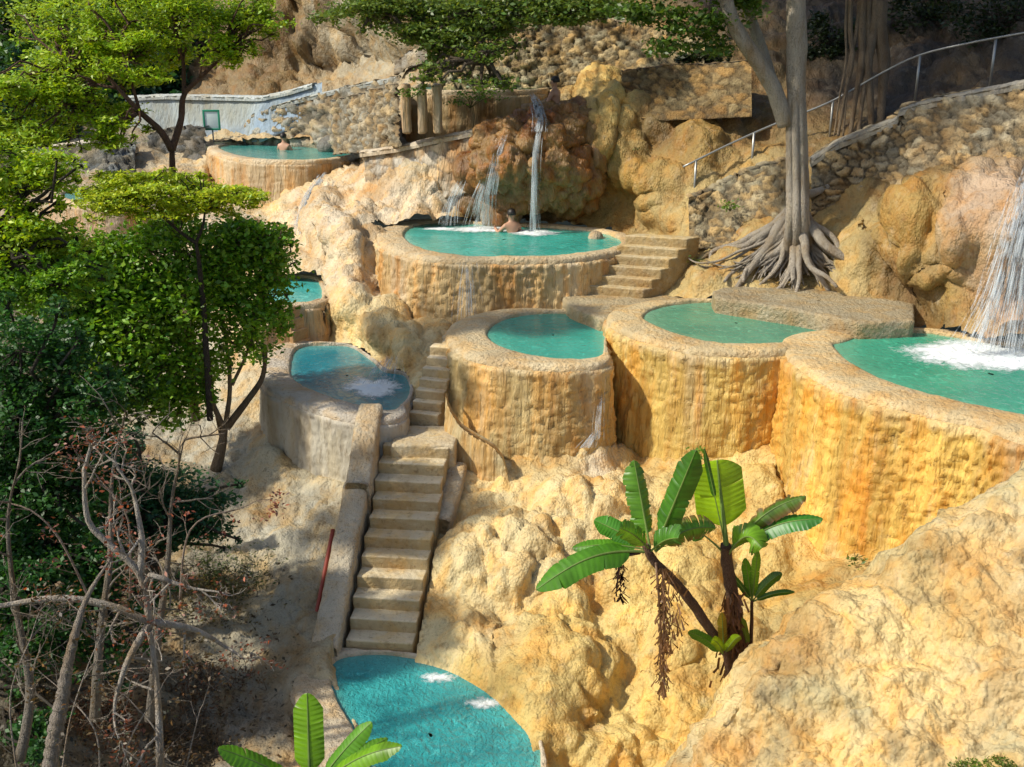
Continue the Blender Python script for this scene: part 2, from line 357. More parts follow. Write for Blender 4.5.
# ------------------------------------------------------------------ terrain control points: pixel, distance, colour, lump size
CT = [ # left slope and ground below the trees
 (-300,1000,9,'s',.3),(0,1000,9,'s',.3),(300,1000,8.8,'s',.4),(600,1000,9.5,'g',.6),(1320,1000,9.5,'g',.6),
 (0,767,11.5,'k',.4),(100,767,12,'s',.4),(200,767,12.6,'s',.5),(250,720,13.4,'s',.5),(0,650,13,'k',.3),(100,650,13.8,'s',.3),(200,640,14.6,'t',.5),
 (270,650,14.4,'t',.5),(250,590,15.8,'t',.6),(200,560,16.3,'s',.5),(300,600,15.3,'t',.5),(320,540,16.6,'w',.5),(260,520,17.3,'w',.7),(330,500,17.8,'w',.6),(310,500,17.8,'w',.6),(200,510,18.2,'s',.5),
 (100,550,15.5,'k',.3),(0,520,15.5,'k',.3),(190,440,21,'w',.8),(230,440,20.3,'w',.8),(100,450,20.5,'s',.5),(0,400,21,'k',.4),(120,380,23,'w',.5),(210,350,23.6,'w',.6),
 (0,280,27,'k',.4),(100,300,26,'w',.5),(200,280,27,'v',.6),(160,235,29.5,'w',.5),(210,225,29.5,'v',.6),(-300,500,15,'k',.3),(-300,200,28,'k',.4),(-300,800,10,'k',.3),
 # pale rock between left pools and the central one
 (250,230,28.8,'v',1),(280,240,27.5,'v',1),(300,200,30.5,'v',1),(330,190,29.8,'v',1.2),(270,200,32.3,'c',.8),(350,240,25.6,'v',1.3),(330,290,24.3,'v',1.1),(365,290,23.6,'v',1.1),(345,325,22.9,'c',.9),
 (300,330,23.7,'c',.2),(302,308,24.6,'c',.2),(326,322,23.9,'c',.3),(285,335,23.4,'w',.3),(358,347,22.5,'c',.5),(375,362,21.4,'c',.5),(390,371,20.9,'c',.5),(408,376,20.5,'c',.5),(375,330,22,'c',1.0),(400,340,21.1,'c',1.0),(416,380,20.0,'c',.6),(428,395,19.3,'c',.4),(435,335,21.6,'c',.6),(330,343,23.0,'c',.3),(350,210,27.8,'v',1.2),(390,205,26.9,'v',1.2),(370,170,29,'v',.8),(355,170,30,'v',.8),(440,200,26.9,'v',1),(400,150,28,'t',.5),
 # behind the central pool
 (470,215,27,'o',.9),(520,215,27.4,'b',.9),(590,215,27,'o',.9),(500,130,27.5,'o',.8),(560,120,27.7,'o',1.2),(600,160,27,'o',1.2),(620,210,26.6,'o',.7),(620,120,27.6,'g',1.1),(650,180,26,'o',.8),(600,90,28.6,'g',1),
 (660,130,26.8,'b',.7),(700,80,27.6,'b',.7),(640,75,29,'b',.6),(700,140,25.6,'o',.9),(690,215,24.6,'y',.5),(700,250,23.6,'y',.4),(650,232,26,'y',.2),(735,190,25,'y',.5),
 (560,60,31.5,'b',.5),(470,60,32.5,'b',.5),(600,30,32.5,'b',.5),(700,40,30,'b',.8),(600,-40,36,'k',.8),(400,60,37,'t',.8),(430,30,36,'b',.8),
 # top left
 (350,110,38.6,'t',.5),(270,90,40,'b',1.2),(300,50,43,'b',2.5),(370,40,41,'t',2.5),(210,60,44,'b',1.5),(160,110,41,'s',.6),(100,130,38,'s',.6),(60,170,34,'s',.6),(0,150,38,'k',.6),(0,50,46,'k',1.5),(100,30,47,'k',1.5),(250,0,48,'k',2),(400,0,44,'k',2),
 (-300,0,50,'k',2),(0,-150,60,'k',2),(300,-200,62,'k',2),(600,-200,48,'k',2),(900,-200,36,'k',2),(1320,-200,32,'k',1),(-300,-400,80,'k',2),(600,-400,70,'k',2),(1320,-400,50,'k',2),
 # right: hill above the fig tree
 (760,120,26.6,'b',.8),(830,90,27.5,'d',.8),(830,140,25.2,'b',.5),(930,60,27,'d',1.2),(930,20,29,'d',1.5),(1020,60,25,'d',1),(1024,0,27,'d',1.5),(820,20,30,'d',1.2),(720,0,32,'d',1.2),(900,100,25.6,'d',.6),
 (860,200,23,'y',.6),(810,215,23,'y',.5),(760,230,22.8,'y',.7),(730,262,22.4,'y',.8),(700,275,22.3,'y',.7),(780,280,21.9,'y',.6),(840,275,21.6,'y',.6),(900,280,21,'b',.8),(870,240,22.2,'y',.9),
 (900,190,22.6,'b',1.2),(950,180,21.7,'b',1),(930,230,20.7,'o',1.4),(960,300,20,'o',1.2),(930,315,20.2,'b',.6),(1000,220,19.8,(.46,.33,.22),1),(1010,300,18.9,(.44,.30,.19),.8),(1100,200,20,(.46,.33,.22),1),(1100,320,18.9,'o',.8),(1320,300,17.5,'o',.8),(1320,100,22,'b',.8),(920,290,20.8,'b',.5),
 (650,300,22.4,'y',.2),(600,300,22.6,'y',.2),(680,300,22.3,'y',.3),
 # golden slope below the pools
 (468,478,17.6,'c',.5),(470,458,18.3,'c',.2),(488,466,18.2,'c',.2),(460,442,18.7,'c',.2),(455,520,16.8,'c',.7),(440,560,16.0,'c',.8),(420,610,15.1,'c',.7),(408,645,14.5,'c',.4),(430,655,14.4,'c',.3),(500,480,17.7,'c',1.2),(500,560,15.9,'c',1.3),(480,640,14.5,'c',1.2),(508,688,13.2,'g',.4),(543,730,12.35,'g',.4),(470,670,13.72,'g',.4),(435,658,14.1,'c',.3),(560,767,12.2,'g',1),
 (560,640,14.4,'g',1.3),(600,700,13.4,'g',1.3),(640,767,12.4,'g',1.2),(560,560,15.9,'c',1.3),(600,500,17.1,'c',1.3),(640,600,15,'g',1.3),(700,500,16.9,'g',1.2),(700,560,15.6,'g',1),(700,640,14,'g',1),(680,720,12.9,'g',1),(730,690,13.1,'g',.5),
 (760,470,17.3,'g',1),(790,580,15.2,'g',.8),(860,600,14.3,'y',.8),(800,640,13.6,'y',.7),(900,560,15,'y',.6),(1000,520,14.6,'g',.6),(1100,600,13,'g',.5),(900,700,12,'g',.5),(1320,560,13,'g',.5),(600,460,17.9,'v',.6)]
pts, dis, colr, amp = [], [], [], []
def addc(x, y, Y, c, a): pts.append((x, y)); dis.append(1 / Y); colr.append(C_[c] if isinstance(c, str) else c); amp.append(a)
for c in CT: addc(*c)
for q in POOLS:
    bx, by = np.array(q['base'], float).T
    if q['k'] != 'F' or True:
        for x in np.linspace(bx[0], bx[-1], 7):
            if x < q['xs'][0] or x > q['xs'][-1]: continue
            addc(x, np.interp(x, bx, by), np.interp(x, q['xs'], q['Yf']) - .12, tuple(np.array(q['col']) * .6 + np.array(C_['c']) * .4), .5)
pts = np.array(pts, float) / 100; dis = np.array(dis); colr = np.array(colr); amp = np.array(amp)
def fitlin(P, val):
    n = len(P); A = np.linalg.norm(P[:, None] - P[None], axis=-1) + np.eye(n) * 0.0
    B = np.c_[np.ones(n), P]; K = np.block([[A - np.eye(n) * .02, B], [B.T, np.zeros((3, 3))]])
    return np.linalg.solve(K, np.r_[val, 0, 0, 0])
wd = fitlin(pts, dis)
def evalr(x, y):
    Q = np.stack([np.ravel(x), np.ravel(y)], -1) / 100; out = np.zeros(len(Q))
    for s in range(0, len(Q), 20000):
        q = Q[s:s + 20000]; out[s:s + 20000] = np.linalg.norm(q[:, None] - pts[None], axis=-1) @ wd[:-3] + wd[-3] + q @ wd[-2:]
    return out.reshape(np.shape(x))
def ground_Y(x, y): return 1 / np.clip(evalr(np.asarray(x, float), np.asarray(y, float)), 1 / 95, 1 / 7)
def ground(x, y, off=0.): return PY(x, y, ground_Y(x, y) - off)

# main hillside sheet
px = np.concatenate([np.arange(-300, -30, 12), np.arange(-30, 1054, 2.6), np.arange(1054, 1330, 12)])
py = np.concatenate([np.arange(-400, -20, 10), np.arange(-20, 790, 2.4), np.arange(790, 1000, 9)])
GX, GY = np.meshgrid(px, py); GX = GX.astype(float); GY = GY.astype(float)
Y = ground_Y(GX, GY)
ctl = np.stack([GX.ravel(), GY.ravel()], -1) / 100; wc = np.zeros((len(ctl), 4)); vals = np.c_[colr, amp]
for s in range(0, len(ctl), 20000):
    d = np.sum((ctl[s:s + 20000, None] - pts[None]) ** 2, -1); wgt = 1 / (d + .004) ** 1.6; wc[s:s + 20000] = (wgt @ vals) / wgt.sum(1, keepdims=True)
TC = wc[:, :3].reshape(GX.shape + (3,)); AM = wc[:, 3].reshape(GX.shape)
hidden = np.zeros(GX.shape, bool)
for q in POOLS:
    bx, by = np.array(q['base'], float).T
    inn = (GX > q['xs'][0]) & (GX < q['xs'][-1])
    pf = np.interp(GX, q['xs'], q['pf']); Yf = np.interp(GX, q['xs'], q['Yf']); pb = np.interp(GX, bx, by)
    m_ = inn & (GY > pf - 4) & (GY < pb - 3); Y[m_] = np.maximum(Y[m_], Yf[m_] + (1.3 if q['k'] in 'GHJ' else .45)); hidden |= m_
G = PY(GX, GY, Y)
# smooth a little
for _ in range(2):
    Gs = G.copy(); Gs[1:-1, 1:-1] = (G[1:-1, 1:-1] * 2 + G[:-2, 1:-1] + G[2:, 1:-1] + G[1:-1, :-2] + G[1:-1, 2:]) / 6; G = Gs
nr = gnormals(G); 
if nr[200, 200, 1] > 0: nr = -nr
BULGE = [(900,240,70,60,.55),(955,245,50,60,.4),(870,262,30,22,.3),(660,185,22,20,.35),(625,160,20,30,.5),(660,215,24,16,.4),(1000,230,30,60,.6),(960,300,26,30,.4),
 (408,345,12,20,.2),(385,335,14,16,.25),(366,315,14,18,.25),(395,312,14,14,.2),(290,40,70,24,2.0),(350,25,46,20,1.8),(400,40,26,18,1.2),(352,285,18,36,.4),(360,240,24,26,.5),(325,225,18,30,.4),(640,120,30,20,.5),(600,120,20,40,.6),(500,560,50,40,.35),(600,520,60,40,.35),(660,600,50,60,.4),(560,660,50,50,.35)]
for bx_, by_, rx_, ry_, hh_ in BULGE:
    e_ = ((GX - bx_) / rx_) ** 2 + ((GY - by_) / ry_) ** 2; G = G + nr * (hh_ * np.clip(1 - e_ / 1.6, 0, 1) ** .8)[..., None]
nr = gnormals(G)
if nr[200, 200, 1] > 0: nr = -nr
S = G * np.array([1, 1, .62])
wp = S + .25 * np.stack([fbm(S * 1.3, 3, 40), fbm(S * 1.3, 3, 50), fbm(S * 1.3, 3, 60)], -1)
D = .30 * dome(wp * .9, 1) + .18 * dome(wp * 2.1, 2) + .065 * dome(wp * 4.6, 3) + .03 * dome(wp * 9.5, 4) + .012 * dome(wp * 19, 6) + .14 * fbm(S * .7, 4, 9) + .05 * fbm(S * 6, 3, 19)
G = G + nr * ((D - .22) * AM)[..., None]
KILL = np.zeros(GX.shape, bool)
for q in POOLS:
    rx, ry, rz = ray(GX, GY); z0 = q['z'] - .35
    with np.errstate(divide='ignore', invalid='ignore'):
        t = (q['z'] - CAMZ) / rz
    hx, hy = rx * t, ry * t; O = (q['O'] if q['k'] != 'F' else q['W'].mean(0) + (q['W'] - q['W'].mean(0)) * .93)[::4]
    hit = (t > 0) & inpoly(hx, hy, O) & (G[..., 1] < hy + .6) & (G[..., 2] > q['z'] - .5) & (G[..., 1] > hy - 1.6)
    ins = inpoly(G[..., 0], G[..., 1], q['W'][::3]) & (G[..., 2] > z0) & (G[..., 2] < q['z'] + .12)
    if q['k'] == 'F':
        ins[:] = False; hit[:] = False; ip = inpoly(G[..., 0], G[..., 1], q['W']) & (G[..., 2] > z0) & (GY > 600); k_ = np.where(ip); gp_ = G[k_][:, :2]
        dd_ = np.array([np.sqrt(((q['W'][::2] - g_) ** 2).sum(1).min()) for g_ in gp_]) if len(gp_) else np.zeros(0)
        G[k_[0], k_[1], 2] = np.minimum(G[k_][:, 2], q['z'] + .16 - 1.8 * dd_)
    KILL |= hit | ins
def under(a, b, hw, drop=.35, e0=0, e1=0):           # the slope stays below a flight of steps
    a, b = np.array(a), np.array(b); d = (b - a)[:2]; L = np.linalg.norm(d); u = d / L; r = G[..., :2] - a[:2]; al = r @ u; la = np.abs(r @ np.array([u[1], -u[0]]))
    zl = a[2] + (b[2] - a[2]) * np.clip(al / L, 0, 1) - drop; k = (al > -e0) & (al < L + e1) & (la < hw) & (G[..., 2] > zl) & (G[..., 2] < zl + 1.6); G[..., 2] = np.where(k, zl, G[..., 2])
under(Pz(378, 652, 1.0), Pz(418, 440, 3.14), .6, .3, .5, .6); under(Pz(424, 422, 3.2), Pz(445, 345, 4.35), .34, .3, .1, .2)
under(Pz(612, 296, 4.65), Pz(664, 236, 5.75), .75, .3, .2, .3); under(Pz(312, 349, 3.35), Pz(303, 303, 4.35), .55, .3, .1, .1)
t_ = np.clip(2.5 * (fbm(G * np.array([1.5, 1.5, .9]), 5, 96) - .12), 0, 1)[..., None] * .45; TC = TC * (1 - t_ * np.array((.35, .42, .55)))
cn = .5 + .5 * fbm(G * .9, 4, 77); TC = TC * (0.82 + .36 * cn)[..., None]
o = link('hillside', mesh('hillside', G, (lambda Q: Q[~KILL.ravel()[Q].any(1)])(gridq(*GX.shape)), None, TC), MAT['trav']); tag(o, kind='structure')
GRID = G
# valley floor far and wide
mb = MB(); r = np.linspace(-1, 1, 80); X_, Y_ = np.meshgrid(r * 420, r * 420 + 20); Z_ = -3.5 + 1.5 * fbm(np.stack([X_ * .03, Y_ * .03, X_ * 0], -1), 3)
mb.add(np.stack([X_, Y_, Z_], -1), gridq(80, 80), None, (.07, .08, .03)); o = mb.build('ground', MAT['soil']); tag(o, kind='structure')

# foreground mound at the right
ridge = np.array([(676,820,9.9),(700,765,10.1),(722,716,10.4),(770,662,10.7),(830,612,11),(885,578,11.2),(950,530,11.4),(1024,487,11.7),(1130,430,12),(1320,350,12.6)], float)
RR = catmull(ridge, 330); bot = np.stack([np.linspace(690, 1420, 330), np.linspace(900, 900, 330), np.linspace(8.6, 7.0, 330)], -1)
v = np.linspace(0, 1, 190)[:, None, None]; B3 = RR[None] * (1 - v) + bot[None] * v
disp_ = 1 / (1 / RR[None, :, 2] * (1 - v[..., 0]) + v[..., 0] / bot[None, :, 2]); yy = disp_
MG = PY(B3[..., 0], B3[..., 1], yy)
rd = MG[0]; back = [rd + np.array([-.6 * a, 1.3 * a, -1.6 * a * a - .15 * a]) for a in np.linspace(1.5, .06, 22)]
MG = np.concatenate([np.array(back), MG], 0)
nr = gnormals(MG); nr = np.where(nr[..., 2:3] < 0, -nr, nr)
S = MG * np.array([1, 1, .8]); S = S + .12 * np.stack([fbm(S * 2, 3, 41), fbm(S * 2, 3, 51), fbm(S * 2, 3, 61)], -1)
D = .12 * dome(S * .9, 21) + .08 * dome(S * 2.3, 22) + .035 * dome(S * 5.5, 23) + .02 * dome(S * 11, 24) + .01 * dome(S * 24, 25) + .10 * fbm(S * np.array([3, 3, 9.]), 6, 26) + .05 * (1 - np.abs(fbm(S * 1.6, 4, 27)) * 3) + .2 * fbm(S * .6, 4, 29) + .06 * fbm(S * 3, 4, 33)
MG = MG + nr * (D * 1.25 - .30)[..., None]
t = np.clip(.5 + .9 * fbm(MG * .5, 4, 90), 0, 1)[..., None]; mc = np.array((.64, .46, .18)) * (1 - t) + np.array((.56, .47, .29)) * t
t = np.clip(2.2 * (fbm(MG * np.array([.9, .9, 1.6]), 5, 96) - .05), 0, 1)[..., None] * .7; mc = mc * (1 - t) + np.array((.30, .29, .17)) * t
t = np.clip(3 * (fbm(MG * 2.3, 5, 97) - .22), 0, 1)[..., None] * .6; mc = mc * (1 - t) + np.array((.22, .17, .09)) * t
o = link('rock_mound', mesh('rock_mound', MG, gridq(*MG.shape[:2]), None, mc), MAT['trav']); tag(o, kind='structure')

# ------------------------------------------------------------------ build the pools
for q in POOLS:
    W, n_, rw, z = q['W'], q['n'], q['rw'], q['z']; N_ = len(W)
    ctr = (*W.mean(0), z - 1.2); root = thing('thermal_pool', q['label'], 'pool', ctr, 'terraced thermal pools on the hillside')
    c = np.array(q['col']); pale = c * .35 + np.array((.60, .50, .34)) * .65
    if q['k'] == 'E': pale = np.array((.52, .46, .38))
    # rim
    prof = [(0.02, -.6), (0, -.1), (.005, .0), (.03, .045), (.08, .06), (.3, .07), (.5, .072), (.7, .07), (.88, .06), (.97, .03), (1.0, -.04), (1.0, -.12)]
    rows = []
    W3 = np.c_[W, np.full(N_, z)]
    jag = .05 * fbm(W3 * 2.2, 3, 5) + .02 * fbm(W3 * 9, 2, 6)
    for k, (a, h) in enumerate(prof):
        off = rw * a + jag * (a > .6) + .02 * fbm(W3 * 5 + k, 2, 8) * (a < .1); hh = h + (.014 * fbm(W3 * 6 + k * .7, 3, 9) + .02 * vnoise(W3 * 1.2, 10)) * (k > 2)
        rows.append(np.c_[W + n_ * off[:, None], z + hh * np.ones(N_)])
    R = np.array(rows); tn = (.85 + .3 * (.5 + .5 * fbm(R * 1.5, 3, 12)))[..., None]
    mb = MB(); mb.add(R, gridq(len(prof), N_, True)[:, ::-1], None, pale * tn); mb.build('rim', MAT['rim'], root)
    # wall
    H = 3.2 if q['k'] in 'DC' else 2.6
    if q['k'] in 'GHIJ': H = 2.2
    if q['k'] == 'F': H = 2.5
    nz = int(H / .036); hs = np.linspace(0, 1, nz); fl = q['fl']
    s_ = np.r_[0, np.cumsum(np.linalg.norm(np.diff(W, axis=0), axis=1))]
    P0 = W[None] + n_[None] * (rw + jag)[None, :, None]; Z = z - .03 - H * hs[:, None] * np.ones(N_)[None]
    Wl = np.concatenate([np.broadcast_to(P0, (nz, N_, 2)), Z[..., None]], -1)
    sx = Wl * np.array([1, 1, .22]); sx = sx + .05 * fbm(Wl * 3, 2, 70)[..., None]
    flute = fl * (1.3 * fbm(sx * 4.5, 4, 14) + 1.2 * dome(sx * 7.5, 15) + 1.0 * dome(Wl * np.array([10, 10, 6.5]), 17))
    peb = np.clip(.5 + 1.2 * fbm(Wl * .8, 3, 18), 0, 1) * fl * 1.1 * dome(Wl * np.array([11, 11, 9.]), 16)
    dr = flute + peb + .28 * hs[:, None] ** 1.5 - .03 + .03 * np.exp(-hs[:, None] * 20)
    lip = np.clip(hs[:, None] * H / .06, 0, 1) ** .5
    Wl[..., :2] += n_[None] * (dr * lip + (1 - lip) * -.05)[..., None]
    st = np.clip(.5 + 1.1 * fbm(sx * np.array([3, 3, 1.5]), 4, 19), 0, 1)[..., None]
    tcol = c * (.78 + .4 * st); crust = np.clip(1.2 - hs[:, None] * H / .22 + .9 * fbm(Wl * 5, 3, 20), 0, 1)[..., None] * .6
    strk = np.clip(3.2 * (fbm(np.concatenate([Wl[..., :2] * 1.6, Wl[..., 2:] * .12], -1), 3, 31) - .22), 0, 1)[..., None] * .6
    tcol = tcol * (1 - crust) + pale * crust; tcol = tcol * (1 - strk) + np.array((.60, .50, .36)) * strk
    mb = MB(); mb.add(Wl, gridq(nz, N_, True)[:, ::-1], None, tcol); mb.build('pool_wall', MAT['wall'] if q['k'] != 'E' else MAT['conc'], root)
    # water: rings towards the middle
    cen = W.mean(0); rings = [np.c_[cen + (W - cen) * f, np.full(N_, z)] for f in (1.012, .97, .92, .84, .7, .5, .2, .02)]
    sh_ = np.array([.8, .45, .2, .06, 0, 0, 0, 0])[:, None, None] * np.ones((8, N_, 3))
    mb = MB(); mb.add(np.array(rings), gridq(8, N_, True), None, sh_); o = mb.build('water', watermat('pool_water_' + q['k'].lower(), *q['water'], 7 if q['k'] != 'F' else 11, .3 if q['k'] != 'F' else .8), root)

# ------------------------------------------------------------------ stairs
def stairs(label, a, b, nst, width, col, across=None, thick=.6, group=None, taper=0, curve=0):
    a, b = np.array(a, float), np.array(b, float); root = thing('stone_stairs', label, 'stairs', a)
    run = (b - a)[:2] / nst; L = np.linalg.norm(run); u = run / L; s = np.array([u[1], -u[0]]) if across is None else np.array(across, float)
    for k in range(nst):
        z = a[2] + (b[2] - a[2]) * (k + 1) / nst; wk = width * (1 + taper * k / nst)
        cx = a[:2] + run * k + s * curve * math.sin(math.pi * k / nst); j = random.uniform(-.02, .02)
        mb = MB(); p = cx - s * (wk / 2 + j)
        ex = 1.6 * L
        rbox(mb, (*p, z - thick), (*(s * wk), random.uniform(-.01, .01)), (*(u * ex), 0), (0, 0, thick), .028, .09, .009, np.array(col) * np.array((.80, .73, .60)) * random.uniform(.9, 1.08), k, 5, np.minimum(1, np.array(col) * 1.12))  # risers browner, treads paler: light and shade of the steps painted into the colour
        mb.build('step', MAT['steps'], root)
    return root, u, s
st1a, st1b = Pz(378, 652, 1.0), Pz(418, 440, 3.14)
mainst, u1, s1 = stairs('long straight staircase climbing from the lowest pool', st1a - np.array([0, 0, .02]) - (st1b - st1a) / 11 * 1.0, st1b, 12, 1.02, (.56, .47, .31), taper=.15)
def sweepbox(mb, path, width, depth, side=1, col=(1, 1, 1), step=.07, seed=0):
    """wall along a path of its top centre line, rounded top"""
    P = resample(path, step); T = np.gradient(P, axis=0); T[:, 2] = 0; T /= np.linalg.norm(T, axis=1, keepdims=True); Sd = np.stack([T[:, 1], -T[:, 0], T[:, 2] * 0], -1)
    hw = width / 2; prof = [(-hw, -depth), (-hw, -depth * .6), (-hw, -depth * .3), (-hw, -.06), (-hw + .02, -.02), (-hw + .06, 0), (-hw * .3, .008), (hw * .3, .008), (hw - .06, 0), (hw - .02, -.02), (hw, -.06), (hw, -depth * .3), (hw, -depth * .6), (hw, -depth)]
    ext = np.array([[P[0] + Sd[0] * a + np.array([0, 0, h]) for a, h in prof]] ); G_ = P[:, None] + Sd[:, None] * np.array([a for a, h in prof])[None, :, None]
    G_[..., 2] += np.array([h for a, h in prof])[None]
    nz_ = .022 * fbm(G_ * 4, 3, seed) + .01 * vnoise(G_ * 14, seed)
    G_ = G_ + Sd[:, None] * (np.sign([a for a, h in prof])[None, :] * nz_)[..., None]; G_[..., 2] += nz_ * (np.array([h for a, h in prof]) > -.1)[None]
    m = len(prof); n0 = len(P) * m
    caps = [[0, k, k + 1] for k in range(1, m - 1)] + [[n0 - m, n0 - m + k + 1, n0 - m + k] for k in range(1, m - 1)]
    mb.add(G_, gridq(len(P), m), caps, col)
# parapet beside the long stairs, on its left
pa = st1a - np.r_[s1, 0] * .78 + np.array([0, -.3, .22]); pb_ = st1b - np.r_[s1, 0] * .86 + np.array([0, 0.05, .42])
mid = pa + (pb_ - pa) * .68
mb = MB(); sweepbox(mb, [pa, pa + (mid - pa) * .5, mid], .40, 1.2, col=(.52, .45, .33), seed=3); mb.build('parapet', MAT['rim'], mainst)
mb = MB(); sweepbox(mb, [mid + (pa - mid) * .06 + np.array([.04, .0, .12]), (mid + pb_) / 2 + np.array([.04, 0, .2]), pb_ + np.array([0.03, .0, .2])], .42, 1.2, col=(.54, .47, .35), seed=4); mb.build('parapet', MAT['rim'], mainst)
# right parapet pieces
mb = MB(); sweepbox(mb, [PY(440, 520, 16.6), PY(450, 490, 17.15), PY(457, 462, 17.7)], .34, 1.1, col=(.54, .46, .32), seed=5); mb.build('parapet', MAT['rim'], mainst)
# landing
mb = MB(); L0 = Pz(390, 446, 3.16); L1 = Pz(455, 446, 3.16)
rbox(mb, L0 + np.array([0, 0, -.6]), L1 - L0, (0.05, 1.0, 0), (0, 0, .62), .05, .09, .02, (.54, .45, .30), 9); mb.build('landing', MAT['steps'], mainst)
# upper flight
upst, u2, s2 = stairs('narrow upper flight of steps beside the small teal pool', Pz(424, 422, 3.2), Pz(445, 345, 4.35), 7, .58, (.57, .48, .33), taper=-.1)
# low curved wall under the small pool
# stairs right of the central pool
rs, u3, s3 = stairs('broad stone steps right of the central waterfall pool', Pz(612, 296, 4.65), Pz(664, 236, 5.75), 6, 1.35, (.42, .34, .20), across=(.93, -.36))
# steps from the small cyan pool to the blue pool
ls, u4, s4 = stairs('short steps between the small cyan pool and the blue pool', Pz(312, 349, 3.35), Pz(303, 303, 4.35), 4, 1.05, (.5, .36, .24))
# slab terrace behind the golden pool
def prism(mb, top, z, depth, col, step=.1, r=.05, seed=0):
    P = resample(np.c_[Pz(*np.array(top, float).T, z)[:, :2]], step, True) if False else None
    Q = Pz(*np.array(top, float).T, z)[:, :2]; out = []
    for k in range(len(Q)):
        a, b = Q[k], Q[(k + 1) % len(Q)]; m = max(2, int(np.linalg.norm(b - a) / step)); out += [a + (b - a) * t for t in np.arange(m) / m]
    P = np.array(out); a = np.sum(P[:, 0] * np.roll(P[:, 1], -1) - np.roll(P[:, 0], -1) * P[:, 1])
    if a < 0: P = P[::-1]
    T = np.roll(P, -1, 0) - np.roll(P, 1, 0); n_ = np.stack([T[:, 1], -T[:, 0]], -1); n_ /= np.linalg.norm(n_, axis=1, keepdims=True); c = P.mean(0)
    rows = [np.c_[c + (P - c) * f, np.full(len(P), z)] for f in (.02, .4, .7, .9)] + [np.c_[P - n_ * r, np.full(len(P), z)], np.c_[P - n_ * r * .3, np.full(len(P), z - r * .3)]]
    for h in np.linspace(r, depth, max(3, int(depth / .08))): rows.append(np.c_[P, np.full(len(P), z - h)])
    R = np.array(rows); nz = fbm(R * 4, 4, seed) * .03; R[..., 2] += nz; R[..., :2] += n_[None] * (nz * 1.2)[..., None] * (np.arange(len(rows)) > 3)[:, None, None]
    mb.add(R, gridq(len(rows), len(P), True)[:, ::-1], None, col)
mb = MB(); prism(mb, [(712,290),(745,284),(835,285),(915,303),(914,320),(860,322),(800,310),(716,297)], 5.02, .7, (.36, .30, .19), seed=4); o = mb.build('stone_terrace', MAT['rim'])
tag(o, 'flat grey brown stone terrace between tree roots and golden pool', 'terrace')
mb = MB(); prism(mb, [(560,295),(585,289),(655,293),(700,300),(660,304),(625,318),(600,318),(570,306)], 4.66, .5, (.44, .36, .22), seed=5); o = mb.build('path', MAT['rim']); tag(o, kind='structure')

# ------------------------------------------------------------------ rubble walls
def rubble(label, top, bottom, cell=.28, col=(.42, .33, .2), var=.3, mortar=(.2, .16, .1), thick=.5, depth=.05, name='stone_wall', mat='stone', step=.045, aspect=1.3, parent=None, cat='wall', coping=None):
    t, b_ = np.array(top, float), np.array(bottom, float)
    sh = np.where(t[:, 2].max() > 39, 1.9, np.where(t[:, 2].max() > 30, .9, .3)); t[:, 2] -= sh; b_[:, 2] -= sh
    T3 = PY(t[:, 0], t[:, 1], t[:, 2]); B3 = PY(b_[:, 0], b_[:, 1], b_[:, 2])
    n = max(20, int(sum(np.linalg.norm(np.diff(T3, axis=0), axis=1)) / step))
    Tt = np.stack([np.interp(np.linspace(0, 1, n), np.linspace(0, 1, len(T3)), T3[:, k]) for k in range(3)], -1)
    Bb = np.stack([np.interp(np.linspace(0, 1, n), np.linspace(0, 1, len(B3)), B3[:, k]) for k in range(3)], -1)
    m = max(8, int(np.linalg.norm(Tt - Bb, axis=1).mean() / step)); v = np.linspace(0, 1, m)[:, None, None]
    G_ = Tt[None] * (1 - v) + Bb[None] * v; nr = gnormals(G_); nr = np.where(nr[..., 1:2] > 0, -nr, nr)
    cell = cell * .72; depth = depth * 1.7; mortar = np.array(mortar) * .6
    W_ = G_ + .10 * np.stack([fbm(G_ * 3, 2, 81), fbm(G_ * 3, 2, 82), fbm(G_ * 3, 2, 83)], -1)
    sc = np.array([1 / aspect, 1 / aspect, 1.35]) / cell; f1, f2, idv = worley(W_ * sc, 66); e = np.clip((f2 - f1) / .20, 0, 1)
    hgt = depth * (np.clip(e * 1.5, 0, 1) ** .7 * (1 + 1.1 * (idv - .5) + .8 * np.sin(idv * 90) * (W_[..., 2] * sc[2] % 1 - .5)) + .35 * fbm(G_ * 9, 4, 69)) + .02 * fbm(G_ * 7, 3, 67) + .05 * fbm(G_ * .8, 2, 68)
    G_ = G_ + nr * hgt[..., None]
    c = np.array(col) * (1 + var * 2 * (idv[..., None] - .5)) * (1 + np.array((.12, 0, -.2)) * np.sin(idv * 40)[..., None]); c = c * e[..., None] + np.array(mortar) * (1 - e[..., None])
    bk = G_[0] + np.array([0, thick, 0]); bk2 = G_[-1] + np.array([0, thick, 0])
    Gf = np.concatenate([bk[None], G_[:1] * .999 + G_[1:2] * .001, G_, bk2[None]], 0); cf = np.concatenate([c[:1], c[:1], c, c[-1:]], 0)
    mb = MB(); mb.add(Gf, gridq(*Gf.shape[:2]), None, cf)
    o = None
    if coping:
        root = thing(name, label, cat, Bb.mean(0)); mb.build('masonry', MAT[mat], root)
        m2 = MB(); sweepbox(m2, Tt[::max(1, n // 14)] + np.array([0, .12, .06]), .5, .16, col=coping, seed=12); m2.build('coping', MAT['conc'], root); return root
    o = mb.build(name, MAT[mat]); tag(o, label, cat); return o
